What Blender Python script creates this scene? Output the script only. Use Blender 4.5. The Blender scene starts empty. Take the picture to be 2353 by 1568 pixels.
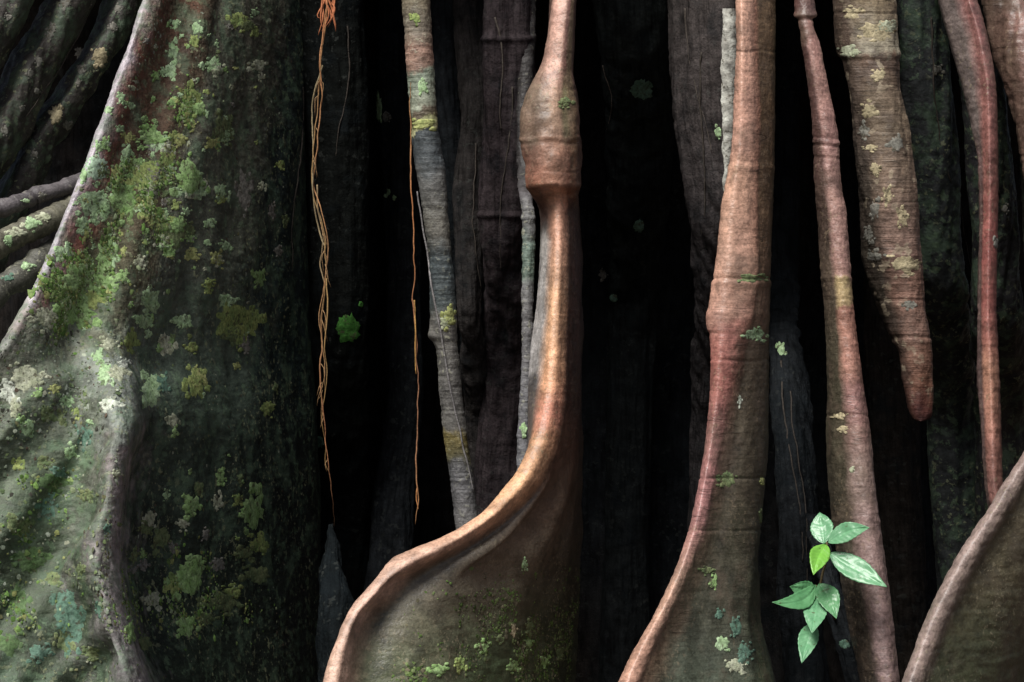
import bpy, math, random
import numpy as np
from mathutils import Vector
from mathutils.bvhtree import BVHTree

rng = np.random.default_rng(7)
random.seed(7)
R = math.radians
scene = bpy.context.scene
col = scene.collection

# ------------------------------------------------------------------ camera
CAM = np.array([0.0, -4.0, 1.1])
PX = 2.0 / 2353.0                       # metres per traced unit on the plane y = 0
cd = bpy.data.cameras.new('camera')
cam = bpy.data.objects.new('camera', cd); col.objects.link(cam)
cam.location = CAM; cam.rotation_euler = (R(90), 0, 0)
cd.sensor_width = 36; cd.lens = 72; cd.clip_start = 0.05; cd.clip_end = 400
scene.camera = cam

# ------------------------------------------------------------------ light
SUN_AZ, SUN_EL = -30.0, 56.0            # degrees; azimuth from the view axis behind the camera, negative = left
world = bpy.data.worlds.new('World'); scene.world = world
world.use_nodes = True
wn = world.node_tree.nodes; wl = world.node_tree.links
sky = wn.new('ShaderNodeTexSky'); sky.sky_type = 'NISHITA'; sky.sun_disc = False
sky.sun_elevation = R(SUN_EL); sky.sun_rotation = R(180 - SUN_AZ)
sky.air_density = 1.0; sky.dust_density = 4.0; sky.ozone_density = 1.0
wn['Background'].inputs['Strength'].default_value = 0.05
wl.new(sky.outputs['Color'], wn['Background'].inputs['Color'])
sd = bpy.data.lights.new('sun', 'SUN'); sd.energy = 3.6; sd.angle = R(28); sd.color = (1.0, 0.975, 0.93)
sun = bpy.data.objects.new('sun', sd); col.objects.link(sun)
_t = Vector((math.sin(R(SUN_AZ)) * math.cos(R(SUN_EL)), -math.cos(R(SUN_AZ)) * math.cos(R(SUN_EL)), math.sin(R(SUN_EL))))
sun.rotation_euler = _t.to_track_quat('Z', 'Y').to_euler(); sun.location = (-4, -6, 8)
vs = scene.view_settings
vs.view_transform = 'Standard'; vs.look = 'None'; vs.gamma = 1.0; vs.use_curve_mapping = False
vs.exposure = 0.5
scene.render.engine = 'CYCLES'
scene.cycles.max_bounces = 4; scene.cycles.diffuse_bounces = 2; scene.cycles.glossy_bounces = 2

# ------------------------------------------------------------------ numeric helpers
_perm = rng.permutation(256).astype(np.int64); _perm = np.concatenate([_perm, _perm, _perm])
_grad = rng.normal(size=(256, 3)); _grad /= np.linalg.norm(_grad, axis=1)[:, None]
def perlin(x, y, z):
    x, y, z = np.broadcast_arrays(np.asarray(x, float), np.asarray(y, float), np.asarray(z, float))
    xi = np.floor(x).astype(np.int64); yi = np.floor(y).astype(np.int64); zi = np.floor(z).astype(np.int64)
    xf, yf, zf = x - xi, y - yi, z - zi
    f = lambda t: t * t * t * (t * (t * 6 - 15) + 10)
    u, v, w = f(xf), f(yf), f(zf)
    xi &= 255; yi &= 255; zi &= 255
    def g(a, b, c):
        h = _perm[_perm[_perm[(xi + a) & 255] + ((yi + b) & 255)] + ((zi + c) & 255)]
        G = _grad[h]
        return G[..., 0] * (xf - a) + G[..., 1] * (yf - b) + G[..., 2] * (zf - c)
    l = lambda a, b, t: a + (b - a) * t
    return 1.6 * l(l(l(g(0,0,0), g(1,0,0), u), l(g(0,1,0), g(1,1,0), u), v),
                   l(l(g(0,0,1), g(1,0,1), u), l(g(0,1,1), g(1,1,1), u), v), w)
def fbm(x, y, z, o=4, gain=0.5):
    s = 0; a = 1.0
    for i in range(o):
        s = s + a * perlin(x * 2**i + 13.7 * i, y * 2**i + 5.1 * i, z * 2**i + 9.3 * i); a *= gain
    return s
def sstep(a, b, x):
    t = np.clip((x - a) / (b - a), 0, 1); return t * t * (3 - 2 * t)

def kn(k):
    """smooth monotone interpolation of (v, value) knots; value may be a number or a tuple; a bare number is constant"""
    if callable(k): return k
    if isinstance(k, (int, float)): return lambda v: np.full_like(v, float(k))
    k = sorted(k); xs = np.array([p[0] for p in k], float); ys = np.array([p[1] for p in k], float)
    if len(xs) == 1: return lambda v: np.broadcast_to(ys[0], v.shape + ys[0].shape).astype(float)
    if ys.ndim == 2:
        fs = [kn(list(zip(xs, ys[:, i]))) for i in range(ys.shape[1])]
        return lambda v: np.stack([f(v) for f in fs], -1)
    h = np.diff(xs); dl = np.diff(ys) / h
    m = np.zeros_like(ys); m[0], m[-1] = dl[0], dl[-1]
    for i in range(1, len(ys) - 1):
        if dl[i-1] * dl[i] > 0:
            w1, w2 = 2*h[i] + h[i-1], h[i] + 2*h[i-1]
            m[i] = (w1 + w2) / (w1 / dl[i-1] + w2 / dl[i])
    def f(v):
        v = np.clip(v, xs[0], xs[-1]); i = np.clip(np.searchsorted(xs, v, side='right') - 1, 0, len(h) - 1)
        t = (v - xs[i]) / h[i]; t2, t3 = t*t, t*t*t
        return (2*t3-3*t2+1)*ys[i] + (t3-2*t2+t)*h[i]*m[i] + (-2*t3+3*t2)*ys[i+1] + (t3-t2)*h[i]*m[i+1]
    return f

def W(u, v, d):
    """a point of the place from its traced direction and its own distance"""
    k = (d - CAM[1]) / 4.0 * PX
    return np.stack([(u - 1176.5) * k, d + 0 * k, CAM[2] - (v - 784.0) * k], -1)

WLOC = {}
def link(name, mesh, parent=None, origin=(0, 0, 0), mat=None):
    o = bpy.data.objects.new(name, mesh); col.objects.link(o)
    if parent is not None:
        o.parent = parent; WLOC[o.name] = WLOC[parent.name]
    else:
        o.location = origin; WLOC[o.name] = np.array(origin, float)
    if mat: mesh.materials.append(mat)
    return o
def mesh_from(name, V, F, smooth=True):
    """V (n,3); F int array (m,3|4) or list of such arrays"""
    me = bpy.data.meshes.new(name)
    Fs = F if isinstance(F, list) else [F]
    me.vertices.add(len(V)); me.vertices.foreach_set('co', np.ascontiguousarray(V, dtype=np.float32).ravel())
    nl = sum(f.size for f in Fs); nf = sum(len(f) for f in Fs)
    me.loops.add(nl); me.loops.foreach_set('vertex_index', np.concatenate([f.ravel() for f in Fs]).astype(np.int32))
    me.polygons.add(nf)
    st = []; c = 0
    for f in Fs:
        st.append(c + np.arange(len(f)) * f.shape[1]); c += f.size
    me.polygons.foreach_set('loop_start', np.concatenate(st).astype(np.int32))
    me.update(calc_edges=True)
    if smooth: me.polygons.foreach_set('use_smooth', np.ones(nf, dtype=bool))
    me.validate()
    return me
def put_color(me, name, C):
    a = me.attributes.new(name, 'FLOAT_COLOR', 'POINT')
    C4 = np.ones((len(C), 4), np.float32); C4[:, :3] = C
    a.data.foreach_set('color', C4.ravel())
def put_vec(me, name, P):
    a = me.attributes.new(name, 'FLOAT_VECTOR', 'POINT')
    a.data.foreach_set('vector', np.ascontiguousarray(P, dtype=np.float32).ravel())
def tag(o, label, cat=None, group=None):
    o['label'] = label
    if cat: o['category'] = cat
    if group: o['group'] = group
    return o

# ------------------------------------------------------------------ materials
def newmat(name):
    m = bpy.data.materials.new(name); m.use_nodes = True
    n = m.node_tree.nodes; n.clear()
    out = n.new('ShaderNodeOutputMaterial'); b = n.new('ShaderNodeBsdfPrincipled')
    m.node_tree.links.new(b.outputs[0], out.inputs[0])
    return m, n, m.node_tree.links, b
def ramp(n, l, src, stops):
    r = n.new('ShaderNodeValToRGB'); e = r.color_ramp.elements
    while len(e) < len(stops): e.new(0.5)
    for k, (p, c) in enumerate(stops):
        e[k].position = p; e[k].color = (c, c, c, 1) if isinstance(c, (int, float)) else (*c, 1)
    l.new(src, r.inputs[0]); return r.outputs[0]
def mixc(n, l, mode, fac, a, b):
    m = n.new('ShaderNodeMix'); m.data_type = 'RGBA'; m.blend_type = mode; m.clamp_factor = True
    for s, x in ((m.inputs[0], fac), (m.inputs[6], a), (m.inputs[7], b)):
        if hasattr(x, 'is_output') or isinstance(x, bpy.types.NodeSocket): l.new(x, s)
        elif isinstance(x, tuple): s.default_value = (*x, 1)
        else: s.default_value = x
    return m.outputs[2]
def noise(n, l, vec, scale, detail=4, rough=0.55, sc=None, dist=0.0):
    t = n.new('ShaderNodeTexNoise'); t.inputs['Scale'].default_value = scale
    t.inputs['Detail'].default_value = detail; t.inputs['Roughness'].default_value = rough
    t.inputs['Distortion'].default_value = dist
    if sc:
        mp = n.new('ShaderNodeMapping'); mp.inputs['Scale'].default_value = sc; l.new(vec, mp.inputs[0]); vec = mp.outputs[0]
    l.new(vec, t.inputs['Vector']); return t.outputs['Fac']

def bark_mat(name, stria=(14, 230), stria_amt=0.5, fleck=(0.34, 0.36, 0.27), fleck_amt=0.5, fleck_size=70,
             rough=0.62, bump=0.5, crack=0.4, spec=0.35, stain=0.0, stain_col=(0.07, 0.062, 0.045), wash=0.0, wash_col=(0.2, 0.27, 0.17)):
    """bark: colour from the 'bark' attribute; grain across/along the root from 'grain' (metres)"""
    m, n, l, b = newmat(name)
    ca = n.new('ShaderNodeAttribute'); ca.attribute_name = 'bark'
    ga = n.new('ShaderNodeAttribute'); ga.attribute_name = 'grain'
    tc = n.new('ShaderNodeTexCoord').outputs['Object']
    g = ga.outputs['Vector']
    n1 = noise(n, l, tc, 26, 3, 0.62)
    n2 = noise(n, l, tc, 190, 3, 0.68)
    st = noise(n, l, g, 1.0, 2.5, 0.6, (stria[0], stria[1], 1))
    c = mixc(n, l, 'MULTIPLY', 1.0, ca.outputs['Color'], ramp(n, l, n1, [(0.28, 0.5), (0.5, 0.98), (0.72, 1.4)]))
    c = mixc(n, l, 'MULTIPLY', stria_amt, c, ramp(n, l, st, [(0.30, 0.35), (0.47, 0.95), (0.7, 1.3)]))
    c = mixc(n, l, 'MULTIPLY', 0.7, c, ramp(n, l, n2, [(0.3, 0.5), (0.5, 1.0), (0.72, 1.45)]))
    sn = noise(n, l, tc, 11, 5, 0.7)
    c = mixc(n, l, 'MIX', ramp(n, l, sn, [(0.50, 0.0), (0.66, stain)]), c, stain_col)
    if wash:
        w1 = noise(n, l, tc, 15, 6, 0.72)
        c = mixc(n, l, 'MIX', ramp(n, l, w1, [(0.50, 0.0), (0.60, wash)]), c, wash_col)
        w2 = noise(n, l, tc, 40, 4, 0.65)
        c = mixc(n, l, 'MIX', ramp(n, l, w2, [(0.575, 0.0), (0.61, wash * 0.9)]), c, (wash_col[0] * 1.25, wash_col[1] * 1.2, wash_col[2] * 1.1))
    # thin dark ring cracks
    cr = noise(n, l, g, 1.0, 1, 0.5, (5, 60, 1), 0.3)
    crk = ramp(n, l, cr, [(0.485, 0.0), (0.5, 1.0), (0.515, 0.0)])
    cm = n.new('ShaderNodeMath'); cm.operation = 'MULTIPLY'
    l.new(crk, cm.inputs[0]); l.new(ramp(n, l, noise(n, l, tc, 9, 2), [(0.45, 0.0), (0.62, crack)]), cm.inputs[1])
    c = mixc(n, l, 'MIX', cm.outputs[0], c, (0.02, 0.014, 0.01))
    # small crust flecks with a shape of their own
    fl = noise(n, l, tc, fleck_size, 2, 0.55)
    fm = n.new('ShaderNodeMath'); fm.operation = 'MULTIPLY'
    l.new(ramp(n, l, fl, [(0.60, 0.0), (0.64, 1.0)]), fm.inputs[0])
    l.new(ramp(n, l, noise(n, l, tc, 7, 3), [(0.42, 0.0), (0.62, fleck_amt)]), fm.inputs[1])
    c = mixc(n, l, 'MIX', fm.outputs[0], c, fleck)
    l.new(c, b.inputs['Base Color'])
    l.new(ramp(n, l, n2, [(0.3, rough - 0.14), (0.7, rough + 0.14)]), b.inputs['Roughness'])
    b.inputs['Specular IOR Level'].default_value = spec
    # relief
    def add(a, ka, x, kx):
        q = n.new('ShaderNodeMath'); q.operation = 'MULTIPLY'; l.new(x, q.inputs[0]); q.inputs[1].default_value = kx
        if a is None: return q.outputs[0]
        s = n.new('ShaderNodeMath'); s.operation = 'ADD'; l.new(a, s.inputs[0]); l.new(q.outputs[0], s.inputs[1]); return s.outputs[0]
    h = add(None, 1, n2, 0.8); h = add(h, 1, st, stria_amt * 1.2); h = add(h, 1, cm.outputs[0], -0.6); h = add(h, 1, fm.outputs[0], 0.35)
    bp = n.new('ShaderNodeBump'); bp.inputs['Strength'].default_value = bump; bp.inputs['Distance'].default_value = 0.004
    l.new(h, bp.inputs['Height']); l.new(bp.outputs[0], b.inputs['Normal'])
    return m

def crust_mat(name, c1, c2, rough=0.85, scale=150, bump=0.6):
    m, n, l, b = newmat(name)
    tc = n.new('ShaderNodeTexCoord').outputs['Object']
    f1 = noise(n, l, tc, scale, 3, 0.65); f2 = noise(n, l, tc, 48, 4, 0.65); f3 = noise(n, l, tc, 85, 3, 0.6)
    c = mixc(n, l, 'MIX', ramp(n, l, f2, [(0.36, 0.0), (0.64, 1.0)]), c1, c2)
    c = mixc(n, l, 'MULTIPLY', 0.85, c, ramp(n, l, f1, [(0.3, 0.42), (0.5, 0.95), (0.72, 1.4)]))
    c = mixc(n, l, 'MIX', ramp(n, l, f3, [(0.34, 0.8), (0.44, 0.0)]), c, (0.07, 0.06, 0.04))
    l.new(c, b.inputs['Base Color']); b.inputs['Roughness'].default_value = rough
    b.inputs['Specular IOR Level'].default_value = 0.15
    bp = n.new('ShaderNodeBump'); bp.inputs['Strength'].default_value = bump; bp.inputs['Distance'].default_value = 0.003
    l.new(f1, bp.inputs['Height']); l.new(bp.outputs[0], b.inputs['Normal'])
    return m
def attr_mat(name, rough=0.85):
    m, n, l, b = newmat(name)
    ca = n.new('ShaderNodeAttribute'); ca.attribute_name = 'bark'
    tc = n.new('ShaderNodeTexCoord').outputs['Object']
    c = mixc(n, l, 'MULTIPLY', 0.8, ca.outputs['Color'], ramp(n, l, noise(n, l, tc, 260, 3), [(0.3, 0.55), (0.7, 1.4)]))
    l.new(c, b.inputs['Base Color']); b.inputs['Roughness'].default_value = rough; b.inputs['Specular IOR Level'].default_value = 0.15
    return m

M_BUT = bark_mat('bark_buttress', (45, 80), 0.35, (0.24, 0.26, 0.15), 0.7, 85, 0.58, 0.6, 0.1, wash=0.42, wash_col=(0.115, 0.185, 0.115))
M_RED = bark_mat('bark_red_root', (26, 210), 0.22, (0.34, 0.26, 0.17), 0.30, 110, 0.42, 0.38, 0.6, spec=0.5, stain=0.55, stain_col=(0.13, 0.095, 0.07))
M_FIN = bark_mat('bark_smooth_root', (70, 90), 0.22, (0.27, 0.23, 0.15), 0.5, 150, 0.46, 0.40, 0.08, spec=0.5, stain=0.35, stain_col=(0.12, 0.095, 0.07))
M_PALE = bark_mat('bark_ringed_root', (14, 240), 0.45, (0.38, 0.32, 0.23), 0.75, 40, 0.55, 0.5, 0.6, stain=0.7, stain_col=(0.075, 0.055, 0.045))
M_POLE = bark_mat('bark_pole_root', (20, 200), 0.4, (0.30, 0.30, 0.22), 0.5, 95, 0.55, 0.5, 0.4)
M_DARK = bark_mat('bark_shaded_trunk', (120, 10), 0.85, (0.06, 0.066, 0.06), 0.35, 70, 0.78, 0.7, 0.1, spec=0.04, stain=0.6, stain_col=(0.007, 0.010, 0.012))  # trunk bark kept near black in place of the hollow's shade

LICH = {
 'mint':  crust_mat('lichen_mint', (0.40, 0.54, 0.33), (0.27, 0.41, 0.20)),
 'pale':  crust_mat('lichen_pale', (0.46, 0.48, 0.36), (0.28, 0.31, 0.20)),
 'white': crust_mat('lichen_white', (0.66, 0.70, 0.60), (0.42, 0.47, 0.38)),
 'yg':    crust_mat('lichen_yellow_green', (0.32, 0.37, 0.13), (0.18, 0.26, 0.09)),
 'yellow':crust_mat('lichen_pale_yellow', (0.42, 0.44, 0.18), (0.28, 0.32, 0.12)),
 'green': crust_mat('lichen_green', (0.20, 0.34, 0.11), (0.29, 0.42, 0.19)),
 'bright': crust_mat('lichen_bright_green', (0.05, 0.17, 0.03), (0.065, 0.20, 0.04)),
 'disc': crust_mat('lichen_mint_disc', (0.44, 0.58, 0.44), (0.36, 0.52, 0.34), 0.85, 220, 0.3),
 'deep': crust_mat('lichen_deep_green', (0.075, 0.13, 0.05), (0.11, 0.17, 0.08)),
 'olive': crust_mat('lichen_olive', (0.18, 0.21, 0.10), (0.12, 0.17, 0.08)),
 'teal':  crust_mat('lichen_teal', (0.13, 0.22, 0.17), (0.09, 0.17, 0.12)),
 'grey':  crust_mat('lichen_grey', (0.24, 0.23, 0.20), (0.15, 0.15, 0.13)),
 'cream': crust_mat('lichen_cream', (0.46, 0.40, 0.26), (0.34, 0.29, 0.18)),
}
M_FLECK = attr_mat('lichen_fleck')
M_MOSS = attr_mat('moss', 0.9)

# ------------------------------------------------------------------ roots as lofted solids
SURF = {}
def vrows(v0, v1, step):
    a = [v for v in np.arange(v0, -30, 22.0)]
    lo, hi = max(v0, -30), min(v1, 1600)
    a += list(np.linspace(lo, hi, max(2, int((hi - lo) / step))))
    if v1 > 1600: a += list(np.arange(1622, v1 + 22, 22.0))
    return np.array(sorted(set(a)))

def loft(name, guides, v0, v1, mat, parent=None, origin=None, step=4.0, per=(12, 4), disp=(0.004, 3.0, 3.0), ring=0.0006,
         rough=0.0012, cjit=(10, 4), seed=0, extra=None, cap=False, long_axis=1.0):
    """guides: list of (u(v), d(v), colour(v), front?) in order round the section (left, over the front, right, behind)."""
    v = vrows(v0, v1, step); N = len(v); K = len(guides)
    U = np.stack([kn(g[0])(v) for g in guides], 1); D = np.stack([kn(g[1])(v) for g in guides], 1)
    C = np.stack([kn(g[2])(v) if not isinstance(g[2], tuple) else np.tile(np.array(g[2], float), (N, 1)) for g in guides], 1)
    P = W(U, v[:, None], D)                                    # N,K,3
    cols, ccols, tpar = [], [], []
    for k in range(K):
        a, b, c, d = P[:, (k-1) % K], P[:, k], P[:, (k+1) % K], P[:, (k+2) % K]
        nseg = per[0] if (guides[k][3] and guides[(k+1) % K][3]) else per[1]
        # centripetal tangents keep the rounding tight where guides stand close together
        l1 = np.sqrt(np.linalg.norm(b-a, axis=1) + 1e-6)[:, None]; l2 = np.sqrt(np.linalg.norm(c-b, axis=1) + 1e-6)[:, None]; l3 = np.sqrt(np.linalg.norm(d-c, axis=1) + 1e-6)[:, None]
        m1 = (c - b) + l2 * ((b - a) / l1 - (c - a) / (l1 + l2))
        m2 = (c - b) + l2 * ((d - c) / l3 - (d - b) / (l2 + l3))
        for j in range(nseg):
            t = j / nseg; t2, t3 = t*t, t*t*t
            cols.append((2*t3-3*t2+1)*b + (t3-2*t2+t)*m1 + (-2*t3+3*t2)*c + (t3-t2)*m2)
            ccols.append(C[:, k] * (1-t) + C[:, (k+1) % K] * t); tpar.append(k + t)
    G = np.stack(cols, 1); CC = np.stack(ccols, 1); Mn = G.shape[1]
    # arc lengths (metres)
    al = np.concatenate([np.zeros((N, 1)), np.cumsum(np.linalg.norm(np.diff(G, axis=1), axis=2), 1)], 1)
    al = np.tile(al.mean(0)[None], (N, 1)) * 0.5 + al * 0.5
    sl = np.concatenate([[0], np.cumsum(np.linalg.norm(np.diff(G[:, Mn // 3], axis=0), axis=1))]); S = np.tile(sl[:, None], (1, Mn))
    # normals
    gv = np.gradient(G, axis=0); gt = np.roll(G, -1, 1) - np.roll(G, 1, 1)
    nr = np.cross(gv, gt); nr /= np.linalg.norm(nr, axis=2)[..., None] + 1e-12
    cen = G.mean(1, keepdims=True)
    if ((G - cen) * nr).sum() < 0: nr = -nr
    x, y, z = G[..., 0] + seed * 3.17, G[..., 1], G[..., 2] + seed * 1.7
    amp, fx, fz = disp
    h = amp * fbm(x * fx * 3, y * fx * 3, z * fz, 3)
    if ring:
        h = h + ring * (1.2 * perlin(x * 8, y * 8, z * 170) + 0.9 * perlin(x * 10, y * 10, z * 330 + 7)) \
              + ring * 2.2 * np.minimum(0, perlin(x * 3, y * 3, z * 60) + 0.18) * 2
    if rough: h = h + rough * fbm(x * 60, y * 60, z * 60, 3, 0.6)
    tt = np.array(tpar)[None] + 0 * S
    if extra: h = h + extra(v[:, None] + 0 * S, tt, x, y, z, G)
    G = G + nr * h[..., None]
    # ragged colour borders
    ji = cjit[0] * fbm(x * 22, y * 22, z * 22, 4, 0.6); jj = cjit[1] * fbm(x * 19 + 40, y * 19, z * 19, 4, 0.6)
    ii = np.clip(np.arange(N)[:, None] + ji, 0, N - 1).astype(int); kk = (np.arange(Mn)[None] + jj).astype(int) % Mn
    CC = CC[ii, kk]
    V = G.reshape(-1, 3)
    i = np.arange(N - 1)[:, None] * Mn; j = np.arange(Mn)[None]
    F = np.stack([i + j, i + (j + 1) % Mn, i + Mn + (j + 1) % Mn, i + Mn + j], -1).reshape(-1, 4)
    Fl = [F]
    V = np.concatenate([V, G[0].mean(0)[None], G[-1].mean(0)[None]]); nv = N * Mn
    jr = np.arange(Mn); Fl.append(np.stack([(jr + 1) % Mn, jr, np.full(Mn, nv)], -1))
    Fl.append(np.stack([jr + (N-1)*Mn, (jr + 1) % Mn + (N-1)*Mn, np.full(Mn, nv + 1)], -1))
    if parent is None and origin is None:
        b = G[-1].mean(0); origin = (b[0], b[1], max(b[2], 0.0))
    base = WLOC[parent.name] if parent is not None else np.array(origin, float)
    me = mesh_from(name, V - base, Fl)
    put_color(me, 'bark', np.concatenate([CC.reshape(-1, 3), CC[0].mean(0)[None], CC[-1].mean(0)[None]]))
    gr = np.stack([al + 3 * seed, S, 0 * S], -1).reshape(-1, 3); put_vec(me, 'grain', np.concatenate([gr, gr[:1], gr[-1:]]))
    o = link(name, me, parent, origin if origin is not None else (0, 0, 0), mat)
    SURF[o.name] = (BVHTree.FromPolygons([tuple(p) for p in V], [tuple(f) for f in F.tolist()]), G, nr, v, CC)
    return o

def mixk(a, b, f):
    a, b, f = kn(a), kn(b), kn(f); return lambda v: a(v) + (b(v) - a(v)) * f(v)
def addk(a, b):
    a, b = kn(a), kn(b); return lambda v: a(v) + b(v)
def mulk(a, b):
    a, b = kn(a), kn(b); return lambda v: a(v) * b(v)

def tube_guides(L, Rr, dc, cl, cm, cr, nose=0.5, rl=1.0, rr=1.0, pl=2.0, pr=2.0, nfront=4):
    """round or keeled root between a traced left and right edge. dc = depth of its nose; rl, rr = how far back the sides go, in half widths"""
    L, Rr, dc, nose = kn(L), kn(Rr), kn(dc), kn(nose)
    rl, rr = kn(rl), kn(rr)
    hw = lambda v: 0.5 * (Rr(v) - L(v)) * PX
    gs = []
    def mk(f, g, c): gs.append((lambda v: L(v) + f(v) * (Rr(v) - L(v)), lambda v: dc(v) + g(v) * hw(v), c, True))
    for i in range(nfront + 1):                     # left edge -> nose
        q = i / nfront * math.pi / 2; s = math.sin(q) ** (2 / pl); c_ = math.cos(q) ** (2 / pl)
        mk(lambda v, c_=c_: nose(v) * (1 - c_), lambda v, s=s: rl(v) * (1 - s), cl if i < nfront * 0.75 else cm)
    for i in range(1, nfront + 1):
        q = i / nfront * math.pi / 2; s = math.sin(q) ** (2 / pr); c_ = math.cos(q) ** (2 / pr)
        mk(lambda v, s=s: nose(v) + (1 - nose(v)) * s, lambda v, c_=c_: rr(v) * (1 - c_), cm if i < nfront * 0.45 else cr)
    for f, g in ((0.85, 1.0), (0.5, 1.5), (0.15, 1.0)):
        k = (lambda v, f=f, g=g: rl(v) * (1 - f) + rr(v) * f + g * 0.55)
        gs.append((lambda v, f=f: L(v) + f * (Rr(v) - L(v)), lambda v, k=k: dc(v) + k(v) * hw(v), cr if f > 0.5 else cl, False))
    return gs

def cord(name, pts, radius, mat, parent=None, colr=(0.3, 0.15, 0.05), wig=0.003, seed=0, nseg=8, origin=None, step=0.008, stretch=1.0):
    """thin round strand through world points with a taper"""
    pts = np.array(pts, float); t = np.linspace(0, len(pts) - 1, len(pts))
    ln = np.concatenate([[0], np.cumsum(np.linalg.norm(np.diff(pts, axis=0), axis=1))])
    n = max(6, int(ln[-1] / step)); s = np.linspace(0, ln[-1], n)
    P = np.stack([kn(list(zip(ln, pts[:, i])))(s) for i in range(3)], 1)
    P[:, 0] += wig * (fbm(s * 18, seed * 5.3, 0.5, 3)); P[:, 1] += wig * fbm(s * 18, seed * 5.3, 7.7, 3)
    r = kn([(a * ln[-1], b) for a, b in radius])(s) * (1 + 0.25 * perlin(s * 60, seed * 2.2, 3.3))
    T = np.gradient(P, axis=0); T /= np.linalg.norm(T, axis=1)[:, None] + 1e-9
    up = np.array([0, 1, 0.01]); A = np.cross(T, up); A /= np.linalg.norm(A, axis=1)[:, None] + 1e-9; B = np.cross(T, A)
    q = np.linspace(0, 2 * math.pi, nseg, endpoint=False)
    G = P[:, None] + (A[:, None] * np.cos(q)[None, :, None] + B[:, None] * np.sin(q)[None, :, None]) * r[:, None, None]
    i = np.arange(n - 1)[:, None] * nseg; j = np.arange(nseg)[None]
    F = np.stack([i + j, i + nseg + j, i + nseg + (j + 1) % nseg, i + (j + 1) % nseg], -1).reshape(-1, 4)
    V = np.concatenate([G.reshape(-1, 3), P[:1], P[-1:]]); jr = np.arange(nseg)
    F2 = np.stack([jr, (jr + 1) % nseg, np.full(nseg, n * nseg)], -1)
    F3 = np.stack([(jr + 1) % nseg + (n-1)*nseg, jr + (n-1)*nseg, np.full(nseg, n * nseg + 1)], -1)
    if parent is None and origin is None: origin = tuple(P[-1])
    base = WLOC[parent.name] if parent is not None else np.array(origin)
    me = mesh_from(name, V - base, [F, F2, F3])
    C = kn(colr)(s) if isinstance(colr, list) else np.tile(colr, (n, 1))
    C = np.repeat(C[:, None], nseg, 1).reshape(-1, 3); C = np.concatenate([C, C[:1], C[-1:]]); put_color(me, 'bark', C)
    S = np.repeat(s[:, None], nseg, 1); Q = np.tile(q[None] * 0.01, (n, 1))
    gg = np.stack([Q, S, 0*S], -1).reshape(-1, 3); put_vec(me, 'grain', np.concatenate([gg, gg[:1], gg[-1:]]))
    return link(name, me, parent, origin or (0, 0, 0), mat)

def empty(name, loc):
    o = bpy.data.objects.new(name, None); col.objects.link(o); o.location = loc; o.empty_display_size = 0.1
    WLOC[o.name] = np.array(loc, float); return o

# ------------------------------------------------------------------ ground
def build_ground():
    n = 90; a = np.linspace(-1, 1, n); a = np.sign(a) * np.abs(a) ** 2.6 * 120
    X, Y = np.meshgrid(a, a, indexing='ij')
    Z = 0.03 * fbm(X * 0.8, Y * 0.8, 0.3, 4) - 0.02
    V = np.stack([X, Y, Z], -1).reshape(-1, 3)
    i = np.arange(n - 1)[:, None] * n; j = np.arange(n - 1)[None]
    F = np.stack([i + j, i + n + j, i + n + j + 1, i + j + 1], -1).reshape(-1, 4)
    m, nn, l, b = newmat('forest_floor')
    tc = nn.new('ShaderNodeTexCoord').outputs['Object']
    c = mixc(nn, l, 'MIX', ramp(nn, l, noise(nn, l, tc, 14, 8, 0.7), [(0.35, 0.0), (0.65, 1.0)]), (0.028, 0.018, 0.011), (0.085, 0.05, 0.027))
    l.new(c, b.inputs['Base Color']); b.inputs['Roughness'].default_value = 0.9
    o = link('forest_floor', mesh_from('forest_floor', V, F), None, (0, 0, 0), m); o['kind'] = 'structure'
build_ground()

# ------------------------------------------------------------------ the fig tree: trunk
tree = empty('fig_tree', (0, 2.6, 0))
tag(tree, 'huge fig tree with dark fluted trunk and lichen covered buttress roots', 'tree')
DK = (0.018, 0.015, 0.013); DB = (0.013, 0.015, 0.017)  # near-black tones put the shade of the hollow into the bark colour

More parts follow.
